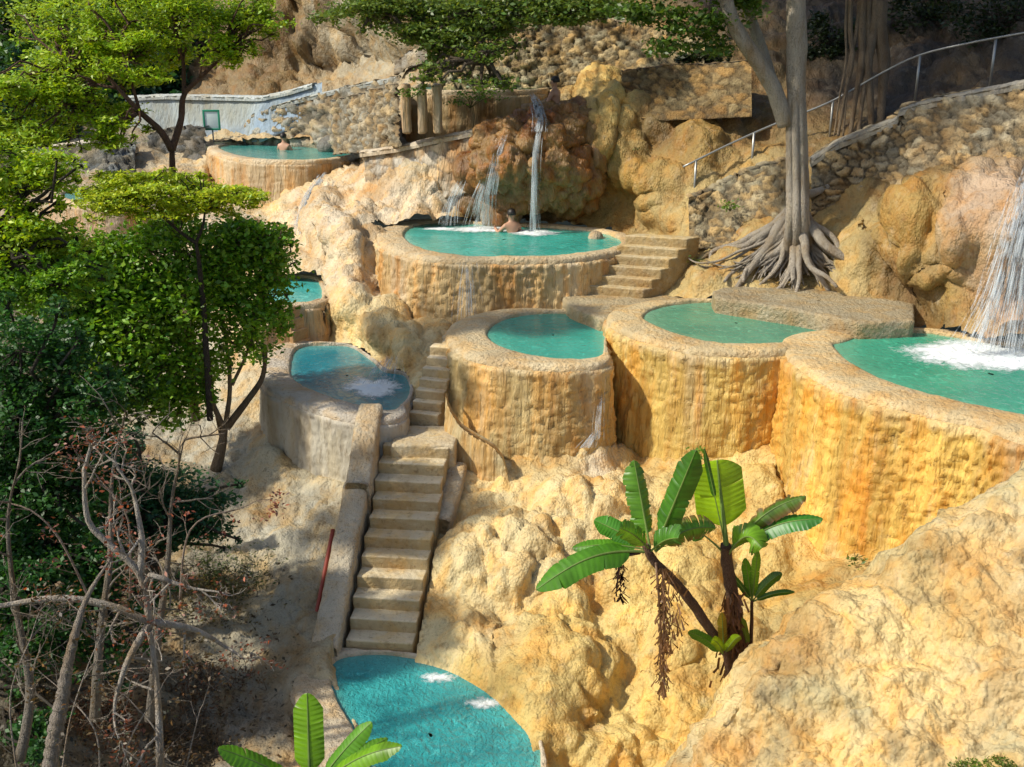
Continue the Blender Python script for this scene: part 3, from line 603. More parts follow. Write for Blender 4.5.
rubble('rubble stone retaining wall climbing right behind the fig tree', [(812,162,23.6),(840,143,23.5),(870,132,23.4),(904,118,23.2),(910,108,23.1),(960,97,22.7),(1024,84,22.2),(1130,62,21.4)],
       [(812,222,23.2),(840,212,23),(870,205,22.8),(904,192,22.3),(925,186,21.8),(960,188,21.5),(1024,212,21),(1130,220,20.3)], .30, (.40, .31, .18), .35, coping=(.36, .33, .27))
rubble('rubble stone wall left of the fig tree trunk', [(688,200,24.3),(715,190,24.4),(752,172,24.3),(790,160,24)], [(690,250,23.7),(715,250,23.5),(752,245,23.2),(790,245,22.9)], .26, (.38, .30, .17), .35)
rubble('yellowish stone wall above the topmost pool', [(428,45,31.5),(470,25,31.3),(540,12,31.1),(640,25,30.4),(705,40,29.6)], [(432,92,31),(470,92,30.9),(540,90,30.6),(600,84,29.9),(705,85,28.3)], .27, (.42, .33, .18), .35, depth=.06)
rubble('brown block wall on the cliff right of the waterfall', [(622,72,28.3),(660,68,27.8),(752,62,26.9)], [(624,118,27.3),(660,122,26.8),(752,118,26.1)], .32, (.28, .19, .08), .3, mortar=(.16, .11, .05), depth=.03)
rubble('grey rubble wall rising behind the boxy left pool', [(236,128,38.2),(262,112,38),(300,100,37.6),(350,88,37),(402,78,36)], [(232,150,37.8),(262,152,37.5),(300,155,37),(350,155,35.5),(402,140,34)], .38, (.34, .30, .22), .45, mortar=(.13, .12, .09), depth=.08, coping=(.34, .36, .34), step=.07)
rubble('smooth grey concrete wall behind the green framed sign', [(128,98,40.5),(165,96,40.2),(215,97,39.6),(262,98,39),(290,92,38.8),(322,82,38.6)], [(128,140,40),(165,140,39.8),(215,142,39.2),(262,142,38.4),(290,130,38.3),(322,110,38.2)], 3.0, (.30, .35, .37), .05, mortar=(.6, .7, .74), depth=.01, mat='conc', name='concrete_wall', step=.12, coping=(.42, .46, .46))
rubble('dark rubble wall at the left of the boxy pool', [(150,134,37.5),(175,131,37.4),(207,129,37)], [(150,172,36.8),(175,172,36.4),(207,180,35.6)], .4, (.15, .14, .12), .5, mortar=(.08, .08, .06), depth=.09, step=.07)
rubble('far left grey rubble wall behind the tree branches', [(35,152,37),(60,146,36.5),(105,139,36),(135,150,36)], [(35,188,35),(60,190,34.5),(105,188,34),(135,190,34)], .4, (.16, .155, .13), .45, mortar=(.09, .09, .07), depth=.08, step=.07, coping=(.5, .46, .38))
rubble('pale streaked retaining wall below the topmost pool', [(364,153,28.6),(400,148,28.1),(440,139,27.7),(480,131,27.4),(500,127,27.4)], [(366,196,28.3),(400,200,27.7),(440,200,27.2),(480,190,26.9),(500,180,27)], .5, (.50, .41, .29), .15, mortar=(.38, .3, .2), depth=.02, mat='wall', coping=(.5, .43, .33))
rubble('weathered rubble parapet at the very top of the hillside', [(395,62,35.5),(430,42,35),(470,20,34.4),(490,8,34)], [(395,76,35),(430,60,34.5),(470,45,34),(490,40,33.6)], .35, (.34, .31, .25), .3, step=.07)
rubble('small pale block wall at the top centre edge', [(562,10,32.6),(590,6,32.4),(625,6,32)], [(562,24,32.4),(590,24,32.2),(625,24,31.8)], .4, (.45, .41, .34), .2, step=.07)
rubble('coarse rubble slope wall between boxy pool and the worn pillars', [(336,102,35.3),(370,93,32.3),(402,84,28.9)], [(336,156,34),(370,153,31),(404,148,28.3)], .36, (.33, .28, .19), .4, mortar=(.14, .12, .08), depth=.08, step=.06)
rubble('low curved golden wall wrapping the base of the small teal pool', [(447,396,18.75),(452,412,18.5),(460,425,18.3),(470,433,18.15),(482,439,18.0),(494,447,17.95),(503,458,17.9),(508,476,17.85)], [(445,480,18.4),(452,488,18.2),(460,492,18.1),(470,496,18.0),(482,498,17.9),(494,500,17.85),(503,502,17.8),(508,504,17.8)], 4.0, (.56, .43, .22), .05, mortar=(1.2, .95, .5), thick=.22, depth=.02, mat='wall', name='curved_wall', step=.03)
# niche pillar beside the top pool
mb = MB(); 
for x_ in (402, 418, 433): rbox(mb, PY(x_, 134, 27.0), (.2, 0, 0), (0, .5, 0), (0, 0, 1.15), .05, .08, .02, (.46, .38, .27), x_)
o = mb.build('stone_pillars', MAT['wall']); tag(o, 'worn pale pillars at the left corner of the topmost pool', 'pillars')

# ------------------------------------------------------------------ rocks
def rock(label, parts, col, mat='trav', amp=.2, name='boulder', group=None, f=1.6):
    mb = MB()
    for i, (x, y, Y_, rx, ry, rd_) in enumerate(parts):
        blob(mb, PY(x, y, Y_), (rx * Y_ / F, rd_, ry * Y_ / F), amp, f, 44, np.array(col) * random.uniform(.85, 1.1), 7 * i + int(x), .7)
    o = mb.build(name, MAT[mat]); return tag(o, label, 'rock', group)
rock('big brown wet boulder the central waterfall pours over', [(545,168,26.5,36,24,.8),(508,164,26.5,30,24,.8),(572,180,26.7,24,30,.6),(530,140,26.8,46,14,.8),(556,126,27.1,36,14,.7),(578,118,27.5,20,12,.5),(500,138,26.8,22,12,.5),(590,160,26.9,16,32,.5),(535,190,26.5,44,16,.5)], (.27, .155, .05), 'wet', .42, f=2.4)
rock('pale rounded rock under the boulder beside the falling water', [(500,212,26.8,18,20,.5),(488,200,27,12,16,.4)], (.36, .27, .17), 'wet', .2)
rock('dark brown rock bulge left of the central waterfall', [(472,172,27.0,16,18,.5),(478,200,27.2,18,18,.5)], (.20, .12, .05), 'wet', .25)
rock('small pale stone on the rim beside the broad steps', [(596,238,24.9,7,6,.16)], (.5, .42, .3), 'trav', .25)
rock('rounded grey boulder at the edge of the boxy pool', [(330,147,34.8,11,9,.35)], (.22, .22, .2), 'stone', .2)
rock('small grey stone resting at the far end of the boxy pool', [(357,152,34.2,8,5,.25)], (.16, .17, .16), 'stone', .2)
rock('flat teal grey rock behind the boxy pool', [(247,144,37.2,13,5,.3)], (.2, .25, .24), 'stone', .2)

# ------------------------------------------------------------------ falling water
def fall(label, strands, foam, width=.03, name='waterfall'):
    """strands: pixel paths (px,py,Y), spread, count; foam: (px,py,z,rx,ry,height)"""
    root = thing(name, label, 'waterfall', PY(*strands[0][0][-1]) if strands else Pz(*foam[0][:3])); mb = MB()
    for path, spread, n in strands:
        for k in range(n):
            o = random.gauss(0, .5) * spread; dy = random.uniform(-.12, .12); w_ = width * random.uniform(.35, 1.5)
            P = catmull([PY(x + o * (.45 + .55 * i / max(1, len(path) - 1)) + random.uniform(-1, 1), y, Y_ + dy) for i, (x, y, Y_) in enumerate(path)], 18)
            a0 = random.randint(0, 7); a1 = random.randint(11, 18) if k % 2 else 18; P = P[a0:a1]
            tube(mb, P, np.r_[w_ * .3, np.linspace(w_, w_ * .8, len(P) - 2), w_ * .3], 5)
    if strands: mb.build('falling_water', MAT['fall'], root)
    for fi, (x, y, z, rx, ry, hh) in enumerate(foam):
        r = np.linspace(0, 1, 40)[:, None]; a = np.linspace(0, 2 * np.pi, 120, endpoint=False)[None]
        Q = Pz(x + rx * r * np.cos(a) , y + ry * r * np.sin(a), z); wob = 1 + .35 * fbm(np.stack([np.cos(a[0]) * 2, np.sin(a[0]) * 2, a[0] * 0 + x], -1), 3, 4); c0 = Q[0, 0].copy()
        Q = c0 + (Q - c0) * wob[None, :, None]; nz = fbm(Q * 9, 4, 6)
        Q[..., 2] = z + .006 + hh * (1 - r) ** 1.5 * (.35 + .9 * nz) + .012 * (nz + .3) * (1 - r); Q[..., 2] = np.maximum(Q[..., 2], z + .004)
        mf = MB(); mf.add(Q, gridq(40, 120, True), None, np.repeat((1 - r)[..., None] * np.ones((40, 120, 1)), 3, -1) * (.62 if name == 'churned_water' else 1)); mf.build('foam', MAT['foam'], root)
    return root
fall('thin white waterfall splashing into the central turquoise pool', [([(540,128,25.7),(536,150,25.5),(534,200,25.4),(534,232,25.4)], 6, 60), ([(532,93,27.2),(536,104,26.7),(540,118,26.0),(539,132,25.6)], 7, 60)], [(534,233,5.4,30,4,.06)], .011)
fall('bluish water veil left of the big brown boulder', [([(508,132,25.9),(499,150,25.7),(494,175,25.6),(490,195,25.6)], 7, 60), ([(490,175,25.8),(484,200,25.8),(480,228,26.0)], 16, 80)], [(482,229.5,5.4,44,4,.05)], .010)
fall('trickle threads on the shadowed left rocks of central pool', [([(462,180,26.4),(452,205,26.2),(448,226,26.1)], 10, 50)], [(440,229,5.4,20,2,.02)], .008)
fall('broad white waterfall at the right edge of the photo', [([(1040,150,20.0),(1030,190,19.2),(1018,240,18.5),(1004,300,18.1),(990,352,17.7)], 26, 170), ([(1050,170,19.6),(1040,230,18.6),(1034,300,18.1),(1030,356,17.7)], 30, 260), ([(1012,240,18.5),(994,300,18.1),(970,350,17.8)], 22, 60)], [(965,354,4.7,78,16,.07),(1020,362,4.7,60,14,.06)], .007)
fall('small spill of water falling into the blue pool', [([(392,356,19.8),(386,368,19.7),(380,384,19.6)], 16, 50)], [(374,388,3.5,34,12,.04)], .008)
fall('white trickle between the small teal and golden pools', [([(604,366,18.4),(600,400,18.2),(597,440,18.0)], 5, 50), ([(598,430,18.0),(586,448,17.6)], 10, 40)], [], .008)
fall('clear overflow running down the streaked central wall', [([(468,262,22.0),(467,290,21.8),(467,322,21.7)], 12, 50)], [], .008)
fall('white cascade sliding down pale rock from the boxy pool', [([(325,172,30.4),(312,192,29.5),(304,215,28.2),(300,235,27.1)], 9, 90)], [], .012)
fall('pale churned patches where seepage enters the lowest pool', [], [(438,678,1.0,26,7,.03),(486,704,1.0,26,8,.03)], .01, 'churned_water')

# ------------------------------------------------------------------ vegetation
def leaves(mb, C0, size, col, var=.3, n_up=.35, aspect=.5, hue=.15):
    C0 = np.asarray(C0); n = len(C0); d = rng.normal(size=(n, 3)); d[:, 2] *= .5; d /= np.linalg.norm(d, axis=1, keepdims=True)
    up = rng.normal(size=(n, 3)) * (1 - n_up) + np.array([0, -.3, 1]) * n_up * 2; s = np.cross(d, up); s /= np.maximum(np.linalg.norm(s, axis=1, keepdims=True), 1e-6)
    nn = np.cross(s, d); L = size * rng.uniform(.6, 1.4, (n, 1)); w_ = L * aspect
    V = np.stack([C0 - d * L * .5, C0 + s * w_ * .5 + nn * w_ * .15, C0 + d * L * .5, C0 - s * w_ * .5 + nn * w_ * .15], 1)
    c = np.asarray(col) * rng.uniform(1 - var, 1 + var, (n, 1)) * (1 + hue * rng.normal(size=(n, 1)) * np.array([1, .2, -.5])); c = np.clip(c, .003, 1)
    mb.add(V.reshape(-1, 3), np.arange(n * 4).reshape(-1, 4), None, np.repeat(c, 4, 0))
def clump(c, rad, n, nsub=14, spread=.27):
    d = rng.normal(size=(nsub, 3)); d /= np.linalg.norm(d, axis=1, keepdims=True); sub = d * rng.uniform(.35, 1, (nsub, 1)) ** .6
    k = rng.integers(0, nsub, n); p = sub[k] + rng.normal(size=(n, 3)) * spread * np.array([1, 1, .6]); return np.asarray(c) + p * np.asarray(rad), np.asarray(c) + sub * np.asarray(rad) * .85
def curve(a, b, sag=.12, n=6, wob=.05):
    a, b = np.asarray(a, float), np.asarray(b, float); t = np.linspace(0, 1, n)[:, None]; L = np.linalg.norm(b - a)
    P = a * (1 - t) + b * t; P[:, 2] += (np.sin(t[:, 0] * np.pi) * sag * L); P[1:-1] += rng.normal(size=(n - 2, 3)) * wob * L; return P
def tree(name, label, trunk, r0, clumps, leaf, size, barkc, dens=1, group=None, aspect=.5, cat='tree', twigs=True, limbs=(), var=.3, nsub=14, spread=.27, leaflabel=None, ysq=1.0, n_up=.35, branches_from=.45, fill=2, auto=False):
    if auto:
        dY = float(ground_Y(trunk[0][0], trunk[0][1])) - trunk[0][2] - .15
        trunk = [(x, y, Y_ + dY) for x, y, Y_ in trunk]; limbs = [([(x, y, Y_ + dY) for x, y, Y_ in lp], r_) for lp, r_ in limbs]; clumps = [(c[0], c[1], c[2] + dY) + tuple(c[3:]) for c in clumps]
    tr = np.array([PY(*p) for p in trunk]); root = thing(name, label, cat, tr[0], group); mt, mc_ = MB(), MB()
    tube(mt, tr, np.linspace(r0, r0 * .5, len(tr)), 9, barkc, .18, 4, .12)
    limb_pts = [tr[int(len(tr) * branches_from):]]
    for lp, r_ in limbs:
        P = np.array([PY(*p) for p in lp]); tube(mt, P, np.linspace(r_, r_ * .45, len(P)), 7, barkc, .15, 6, .1); limb_pts.append(P)
    allp = np.concatenate(limb_pts)
    extra = [(x + random.gauss(0, rx * .55), y + random.gauss(0, ry * .6), Y_ + random.uniform(-.5, .9), rx * random.uniform(.5, .8), ry * random.uniform(.5, .8), int(n * .55), *c) for (x, y, Y_, rx, ry, n, *c) in clumps for _ in range(fill)]
    sprig = []
    for (x, y, Y_, rx, ry, n, *c) in clumps:
        for _ in range(4):
            a_ = random.uniform(0, 6.28); k_ = random.uniform(1.05, 1.5); sprig.append((x + rx * k_ * math.cos(a_), y + ry * k_ * math.sin(a_) * 1.2, Y_ + random.uniform(-.4, .6), rx * random.uniform(.18, .32), ry * random.uniform(.3, .5), max(20, int(n * .07)), *c))
    for (x, y, Y_, rx, ry, n, *c) in list(clumps) + extra + sprig:
        cc = PY(x, y, Y_); rad = np.array([rx * Y_ / F, rx * Y_ / F * .8 * ysq, ry * Y_ / F]); col = c[0] if c else leaf
        p, sub = clump(cc, rad * np.array([1, 1, 1.25]), int(n * dens), nsub, spread); leaves(mc_, p, size, col, var, n_up, aspect)
        k = np.argmin(np.linalg.norm(allp - cc, axis=1)); a = allp[k]
        if twigs:
            tube(mt, curve(a, cc, .08), np.linspace(r0 * .28, r0 * .12, 6), 5, barkc)
            for s in sub[:9]: tube(mt, curve(cc, s, .05, 4), np.linspace(r0 * .11, r0 * .04, 4), 4, barkc)
    mt.build('trunk', MAT['bark'], root); mc_.build('crown', MAT['leaf'], root, smooth=False); return root
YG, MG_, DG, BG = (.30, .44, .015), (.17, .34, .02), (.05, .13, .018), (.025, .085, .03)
# feathery light green tree
tree('feathery_tree', 'tall airy light green tree with reddish forking trunk at upper left',
     [(196,420,19.8),(186,330,19.6),(178,250,19.4),(173,178,19.2),(172,150,19.1)], .09,
     [(60,60,19.2,36,14,1100),(95,40,19.6,40,16,1500),(120,75,19,30,12,900),(130,22,19.6,44,16,1600),(190,18,19.4,44,16,1500),(240,25,19.6,34,12,900),(215,50,19.2,22,9,400),
      (70,105,18.6,38,12,900),(110,120,18.8,30,10,700),(35,85,18.6,30,12,700),(170,60,19.7,24,12,500),(60,20,20,38,16,900),(160,-10,19.5,60,16,1300),(85,75,19.5,26,9,600),(20,120,18.2,30,12,700),(0,95,18.2,34,14,700),(50,135,18.4,34,8,450),(100,140,18.4,26,7,350),(240,50,19.5,20,7,220),(255,10,19.5,20,10,400),(140,45,19.2,26,9,500)], YG, .085, (.16, .085, .055), 1.15,
     limbs=[([(172,150,19.1),(160,130,19),(140,112,18.9),(118,88,18.8),(100,68,18.9)], .065), ([(172,150,19.1),(181,120,19.2),(184,95,19.3),(200,78,19.3),(222,56,19.4)], .065), ([(184,95,19.3),(183,60,19.4),(176,30,19.5)], .04), ([(140,112,18.9),(125,60,19.1),(118,40,19.2)], .03),([(118,88,18.8),(96,84,18.8),(70,70,19)], .03)],
     aspect=.42, branches_from=.9, n_up=.6)
tree('feathery_tree', 'yellow green layered small tree in front of beige pool wall',
     [(210,420,18.6),(205,330,18.4),(200,270,18.3),(196,243,18.2)], .06,
     [(120,188,18,34,9,1100),(160,196,18,36,8,1200),(200,204,18.1,40,9,1400),(225,196,18.3,26,7,600),(150,180,18.2,24,7,600),(105,200,17.8,26,8,600),(180,185,18.4,28,7,700),(130,212,17.8,30,7,500)], (.38, .48, .02), .08, (.06, .05, .045), 1.15,
     limbs=[([(196,243,18.2),(180,232,18.1),(160,215,18),(135,200,18)], .035), ([(196,243,18.2),(203,225,18.2),(205,208,18.2)], .03)], aspect=.42, branches_from=.9, n_up=.6)
# green tree in front of the blue pool
tree('broadleaf_tree', 'mid green small leaved tree with split trunk before blue pool',
     [(216,470,18.0),(222,445,18.0),(226,422,18.0)], .11,
     [(150,250,17.6,44,18,1500),(200,262,17.8,44,20,1700),(245,250,18,30,16,900),(262,285,18.1,24,14,600),(270,320,18.1,18,22,500),(230,310,18,38,24,1300),(180,310,17.6,44,26,1900),(130,300,17.4,42,26,1700),(110,350,17.2,40,28,1500),(160,365,17.4,38,26,1400),(205,350,17.8,26,20,700),(90,270,17.4,36,20,1100),
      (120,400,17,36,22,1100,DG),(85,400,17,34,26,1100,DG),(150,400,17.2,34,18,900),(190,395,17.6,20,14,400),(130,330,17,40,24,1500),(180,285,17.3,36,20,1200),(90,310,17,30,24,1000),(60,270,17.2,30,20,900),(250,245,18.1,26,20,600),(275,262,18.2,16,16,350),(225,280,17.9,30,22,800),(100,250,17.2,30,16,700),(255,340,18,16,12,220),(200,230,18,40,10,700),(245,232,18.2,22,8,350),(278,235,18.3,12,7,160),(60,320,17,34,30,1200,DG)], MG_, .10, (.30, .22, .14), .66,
     limbs=[([(224,428,18),(205,385,17.9),(196,350,17.8),(180,310,17.7)], .055), ([(226,422,18),(230,385,18.1),(226,340,18),(218,290,18)], .05), ([(226,428,18),(246,402,18.2),(262,378,18.4),(266,350,18.3)], .08), ([(232,385,18.1),(248,350,18.2),(262,300,18.2)], .035), ([(222,440,18),(214,400,18.1),(210,360,18.1)], .04), ([(205,385,17.9),(170,350,17.6),(130,320,17.5)], .05)], aspect=.6, branches_from=.7, auto=True, n_up=.2, spread=.42, var=.4)
# dark tree mass at the left edge
def darktree(label, base, cl, col, n0=1.0, size=.1, Yb=14, asp=.55):
    return tree('dense_tree', label, base, .14, cl, col, size, (.06, .05, .035), n0, 'dense trees along the left edge', aspect=asp, branches_from=.3)
darktree('bright green feathery crown filling the left edge of the photo', [(-40,620,15),(-30,400,15),(-10,260,15)], [(20,190,15,40,16,900,YG),(30,225,15,36,14,900,YG),(10,250,15,36,16,900,YG),(50,250,15.2,26,10,500,YG),(0,150,15.4,40,16,800,YG),(70,245,15.4,22,8,250,YG),(45,170,15.2,30,10,500,YG),(70,275,15,30,16,800,MG_),(0,290,15,40,20,1000,MG_),(40,290,15,34,18,800,MG_)], YG, 1.3, .08, asp=.42)
darktree('deep green crown low at the left edge above the bare shrub', [(-20,700,13),(0,560,13.2),(20,460,13.4)], [(30,600,12.8,44,26,900),(90,590,13.0,40,24,800),(20,660,12.4,30,24,600),(60,640,12.6,30,24,500),(110,650,12.8,30,22,400),(60,560,12.9,40,22,900),(150,600,13.2,30,18,400),(30,730,11.8,30,20,500),(20,350,13.4,46,34,1800),(60,380,13.6,36,30,1500),(10,420,13.2,44,34,1900),(60,440,13.4,44,30,1700),(20,490,13.1,48,26,1700),(80,490,13.3,36,24,1300),(0,540,13,40,24,1200),(50,545,13,36,20,900)], (.035, .12, .02), 1.15, .075)
darktree('blue green bush between bare branches and staircase slope', [(150,610,14.5),(152,560,14.5),(155,520,14.5)], [(120,480,14.4,36,26,1400),(165,490,14.6,40,22,1400),(205,500,14.8,28,18,800),(150,530,14.5,40,18,900),(195,530,14.6,28,16,500),(110,520,14.2,34,22,1000),(215,525,14.8,20,14,250)], (.03, .11, .04), 1.1, .07)
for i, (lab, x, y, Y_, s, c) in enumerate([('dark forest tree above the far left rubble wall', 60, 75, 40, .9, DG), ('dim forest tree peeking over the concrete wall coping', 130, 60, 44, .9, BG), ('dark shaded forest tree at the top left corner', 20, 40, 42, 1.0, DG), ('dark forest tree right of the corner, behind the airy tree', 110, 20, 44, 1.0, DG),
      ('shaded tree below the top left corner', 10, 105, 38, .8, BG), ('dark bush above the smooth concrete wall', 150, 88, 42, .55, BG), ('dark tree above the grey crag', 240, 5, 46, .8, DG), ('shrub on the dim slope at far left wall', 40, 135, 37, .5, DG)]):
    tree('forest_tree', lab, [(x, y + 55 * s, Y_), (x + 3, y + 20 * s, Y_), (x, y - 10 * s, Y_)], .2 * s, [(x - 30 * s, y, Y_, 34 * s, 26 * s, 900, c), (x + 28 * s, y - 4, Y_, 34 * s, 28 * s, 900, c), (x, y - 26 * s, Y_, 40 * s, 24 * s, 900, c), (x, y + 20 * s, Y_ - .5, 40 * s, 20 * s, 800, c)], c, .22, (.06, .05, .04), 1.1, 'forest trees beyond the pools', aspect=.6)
# overhanging foliage at the top
tree('overhanging_tree', 'tree above the frame drooping olive leaves over top walls', [(470,-20,33.5),(455,-90,32),(430,-150,30)], .22,
     [(370,8,27,40,12,1300),(420,18,27,42,14,1600),(470,24,26.6,40,16,1500),(510,12,26.6,46,14,1500),(450,48,26.2,26,12,350),(490,48,26,24,12,300),(430,72,26,16,8,160),(480,84,25.8,20,7,160),(560,8,27,40,10,900),(440,2,27,60,10,1200),(400,35,26.6,26,10,400),(600,2,27,40,9,700)], (.13, .20, .03), .11, (.14, .11, .08), 1.1, aspect=.5,
     limbs=[([(430,-150,30),(400,-60,28),(385,-10,27),(372,10,27)], .1), ([(430,-150,30),(470,-60,27.5),(480,10,26.5),(485,60,26)], .09), ([(430,-150,30),(540,-60,28),(590,-10,27)], .1)], branches_from=.9)
# fig tree with draped roots
root = thing('fig_tree', 'pale fig tree with silvery roots draped over the stone terrace', 'tree', PY(797, 270, 21.6)); mt = MB(); FG = (.50, .44, .36)
def rp(pts_, off=.1):
    Q = resample(np.array([ground(x, y, off + (o_[0] if o_ else 0)) for x, y, *o_ in pts_]), .22); k = np.linspace(0, 1, len(Q))[:, None]; ph_ = random.uniform(0, 99)
    return Q + .32 * k * np.stack([vnoise(Q * 1.8 + ph_, 5), .3 * vnoise(Q * 1.8 + ph_, 6), .5 * vnoise(Q * 1.8 + ph_, 7)], -1)
base = [PY(798,272,22.2), PY(798,225,21.9), PY(797,190,22), PY(797,150,22), PY(796,100,22), PY(797,50,22), PY(796,0,22), PY(800,-90,22), PY(810,-180,22)]
tube(mt, base, [.26,.22,.19,.18,.19,.19,.18,.16,.12], 14, FG, .22, 3, .09)
for dx_, dd, r_ in ((-7, .12, .09), (5, .14, .10), (-1, .17, .09), (8, .05, .09)):
    tube(mt, [PY(797 + dx_ * 2, 282, 22.4 - dd), PY(797 + dx_ * 1.1, 225, 21.85 - dd), PY(797 + dx_, 180, 22 - dd), PY(796 + dx_ * .9, 120, 22 - dd), PY(797 + dx_ * .6, 60, 22)], [r_ * 1.1, r_, r_ * .9, r_ * .8, r_ * .5], 9, FG, .2, 5, .09)
tube(mt, [PY(786,125,21.95), PY(777,96,21.9), PY(762,68,21.8), PY(743,40,21.7), (PY(728,8,21.6)), PY(716,-60,21.4), PY(700,-140,21)], [.17,.16,.15,.14,.13,.12,.1], 11, FG, .15, 4, .09)
tube(mt, [PY(776,100,22), PY(768,70,22.2), PY(757,35,22.3), PY(745,0,22.4), PY(735,-60,22.5)], [.13,.12,.11,.1,.08], 9, FG, .15, 5, .09)
RTS = [[(795,205,.5),(775,232,.35),(758,255,.2),(742,275),(730,290)],[(795,210,.5),(768,228,.3),(742,240,.15),(722,248),(708,258),(700,268)],[(797,215,.5),(783,245,.3),(772,268,.15),(765,285)],[(798,220,.5),(793,250,.3),(790,275,.15),(788,290)],
       [(800,215,.5),(806,245,.35),(812,268,.2),(818,288)],[(800,210,.5),(818,238,.3),(840,255,.15),(862,268),(880,272)],[(800,205,.5),(815,225,.25),(835,240,.1),(850,262)],[(796,225,.45),(780,250,.25),(757,262,.1),(748,285)],
       [(802,195,.5),(822,190,.2),(850,180,.1),(872,172)],[(799,228,.5),(800,255,.35),(802,275,.2),(803,292)],[(794,215,.45),(772,240,.25),(750,262,.1),(738,268),(725,280)],[(796,235,.4),(786,262,.3),(780,278,.1),(776,292)],
       [(801,232,.4),(812,258,.3),(825,272,.15),(834,290)],[(790,210,.4),(762,236,.2),(738,246,.1),(716,250),(690,262)]]
for i, r in enumerate(RTS):
    P = rp(r, .22 if i not in (5, 6, 8, 12) else .5); tube(mt, P, np.linspace(.12, .035, len(P)) * (1.2 if i in (5, 0, 3, 4) else .85), 8, np.array(FG) * random.uniform(.9, 1.1), .15, 6, .06)
for k in range(80):
    x0 = 797 + random.uniform(-12, 12); x1 = x0 + random.gauss(-8, 42); y1 = 288 - abs(x1 - 797) * .25 + random.uniform(-14, 4)
    P = rp([(x0, 215 + random.uniform(0, 20), .4), ((x0 * 1.3 + x1 * .7) / 2, 245, .25), (x1 * .8 + x0 * .2 + random.uniform(-4, 4), 266, .12), (x1, y1)], .20); tube(mt, P, np.linspace(.045, .012, len(P)), 5, np.array(FG) * random.uniform(.75, 1.1), .1, 8, .06)
mt.build('trunk', MAT['bark'], root)
mc_ = MB()
for (x, y, Y_, rx, ry, n) in [(650,10,22,34,12,900),(690,22,21.8,30,14,900),(715,45,22,20,12,350),(735,10,22,26,14,500),(672,48,21.8,26,10,380),(700,-20,22,60,20,1500),(800,-80,22,90,30,2500),(640,-30,22,60,20,1200)]:
    p, sub = clump(PY(x, y, Y_), (rx * Y_ / F, rx * Y_ / F * .8, ry * Y_ / F), n); leaves(mc_, p, .12, (.09, .17, .02), .3)
mc_.build('crown', MAT['leaf'], root, smooth=False)
# second strangler fig in the dark
root = thing('fig_tree', 'dark strangler fig with hanging roots on the shaded hill', 'tree', PY(850, 132, 25)); mt = MB()
for x0, x1, xm, r_ in ((875, 872, 868, .16), (862, 850, 862, .12), (850, 838, 852, .08), (868, 858, 868, .1), (858, 843, 850, .06), (880, 880, 884, .2), (846, 834, 846, .04)):
    r_ = r_ * .72; tube(mt, [PY(x1, 136, 24.9), PY((x1 + xm) / 2, 95, 25.2), PY(xm, 60, 25.6), PY(x0, 20, 26), PY(x0 + 4, -60, 26.4)], [r_ * .6, r_ * .7, r_, r_ * 1.1, r_], 8, (.27, .20, .13), .2, 4, .12)
mc_ = MB()
for (x, y, up_) in [(850,60,6),(900,20,6.5),(940,70,6),(980,30,6.5),(1020,60,6),(1000,-20,7),(880,100,5.5),(820,20,7),(760,10,8),(930,10,7),(1060,90,5.5),(1060,20,6)]:
    c0 = ground(x, y) + np.array(sd) * up_ / sd.z * .9; p, sub = clump(c0, (1.9, 1.7, .8), 2600); leaves(mc_, p, .17, DG, .3)
    tube(mt, curve(PY(879, -60, 26.4), c0, .1, 8), np.linspace(.12, .04, 8), 6, (.27, .20, .13))
mt.build('trunk', MAT['bark'], root)
mc_.build('crown', MAT['leaf'], root, smooth=False)
# dark shrubs on the shaded hill
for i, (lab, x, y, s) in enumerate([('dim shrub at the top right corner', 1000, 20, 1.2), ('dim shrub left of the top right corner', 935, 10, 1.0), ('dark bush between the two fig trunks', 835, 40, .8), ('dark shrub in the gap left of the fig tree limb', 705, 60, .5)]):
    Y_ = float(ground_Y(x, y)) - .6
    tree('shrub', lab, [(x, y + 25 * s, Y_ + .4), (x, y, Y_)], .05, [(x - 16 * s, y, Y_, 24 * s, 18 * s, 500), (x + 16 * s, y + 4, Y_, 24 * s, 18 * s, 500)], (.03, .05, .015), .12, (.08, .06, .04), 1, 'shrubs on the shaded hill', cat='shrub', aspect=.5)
# small plants on the pool walls
for lab, x, y, Y_, rx, ry, n in [('green trailing plant on the topmost pool left corner', 412, 92, 26.9, 12, 6, 160), ('trailing vine over the brown wall of topmost pool', 470, 98, 27.3, 24, 10, 300), ('small sprout at the foot of the golden pool wall', 697, 452, 17.4, 10, 6, 60), ('small green tuft right of waterfall boulder top', 480, 133, 27, 8, 5, 60), ('bright little weed on the stone wall by the railing', 730, 205, 23.2, 9, 6, 70)]:
    t = thing('small_plant', lab, 'plant', PY(x, y + ry, Y_)); a, b2 = MB(), MB(); p, sub = clump(PY(x, y, Y_), (rx * Y_ / F, .2, ry * Y_ / F), n); leaves(a, p, .08, (.12, .24, .03), .3); a.build('foliage', MAT['leaf'], t, smooth=False)
    for s in sub[:6]: tube(b2, curve(PY(x, y + ry, Y_ + .1), s, .1, 4), [.008] * 4, 4, (.1, .13, .04))
    b2.build('stem', MAT['bark'], t)

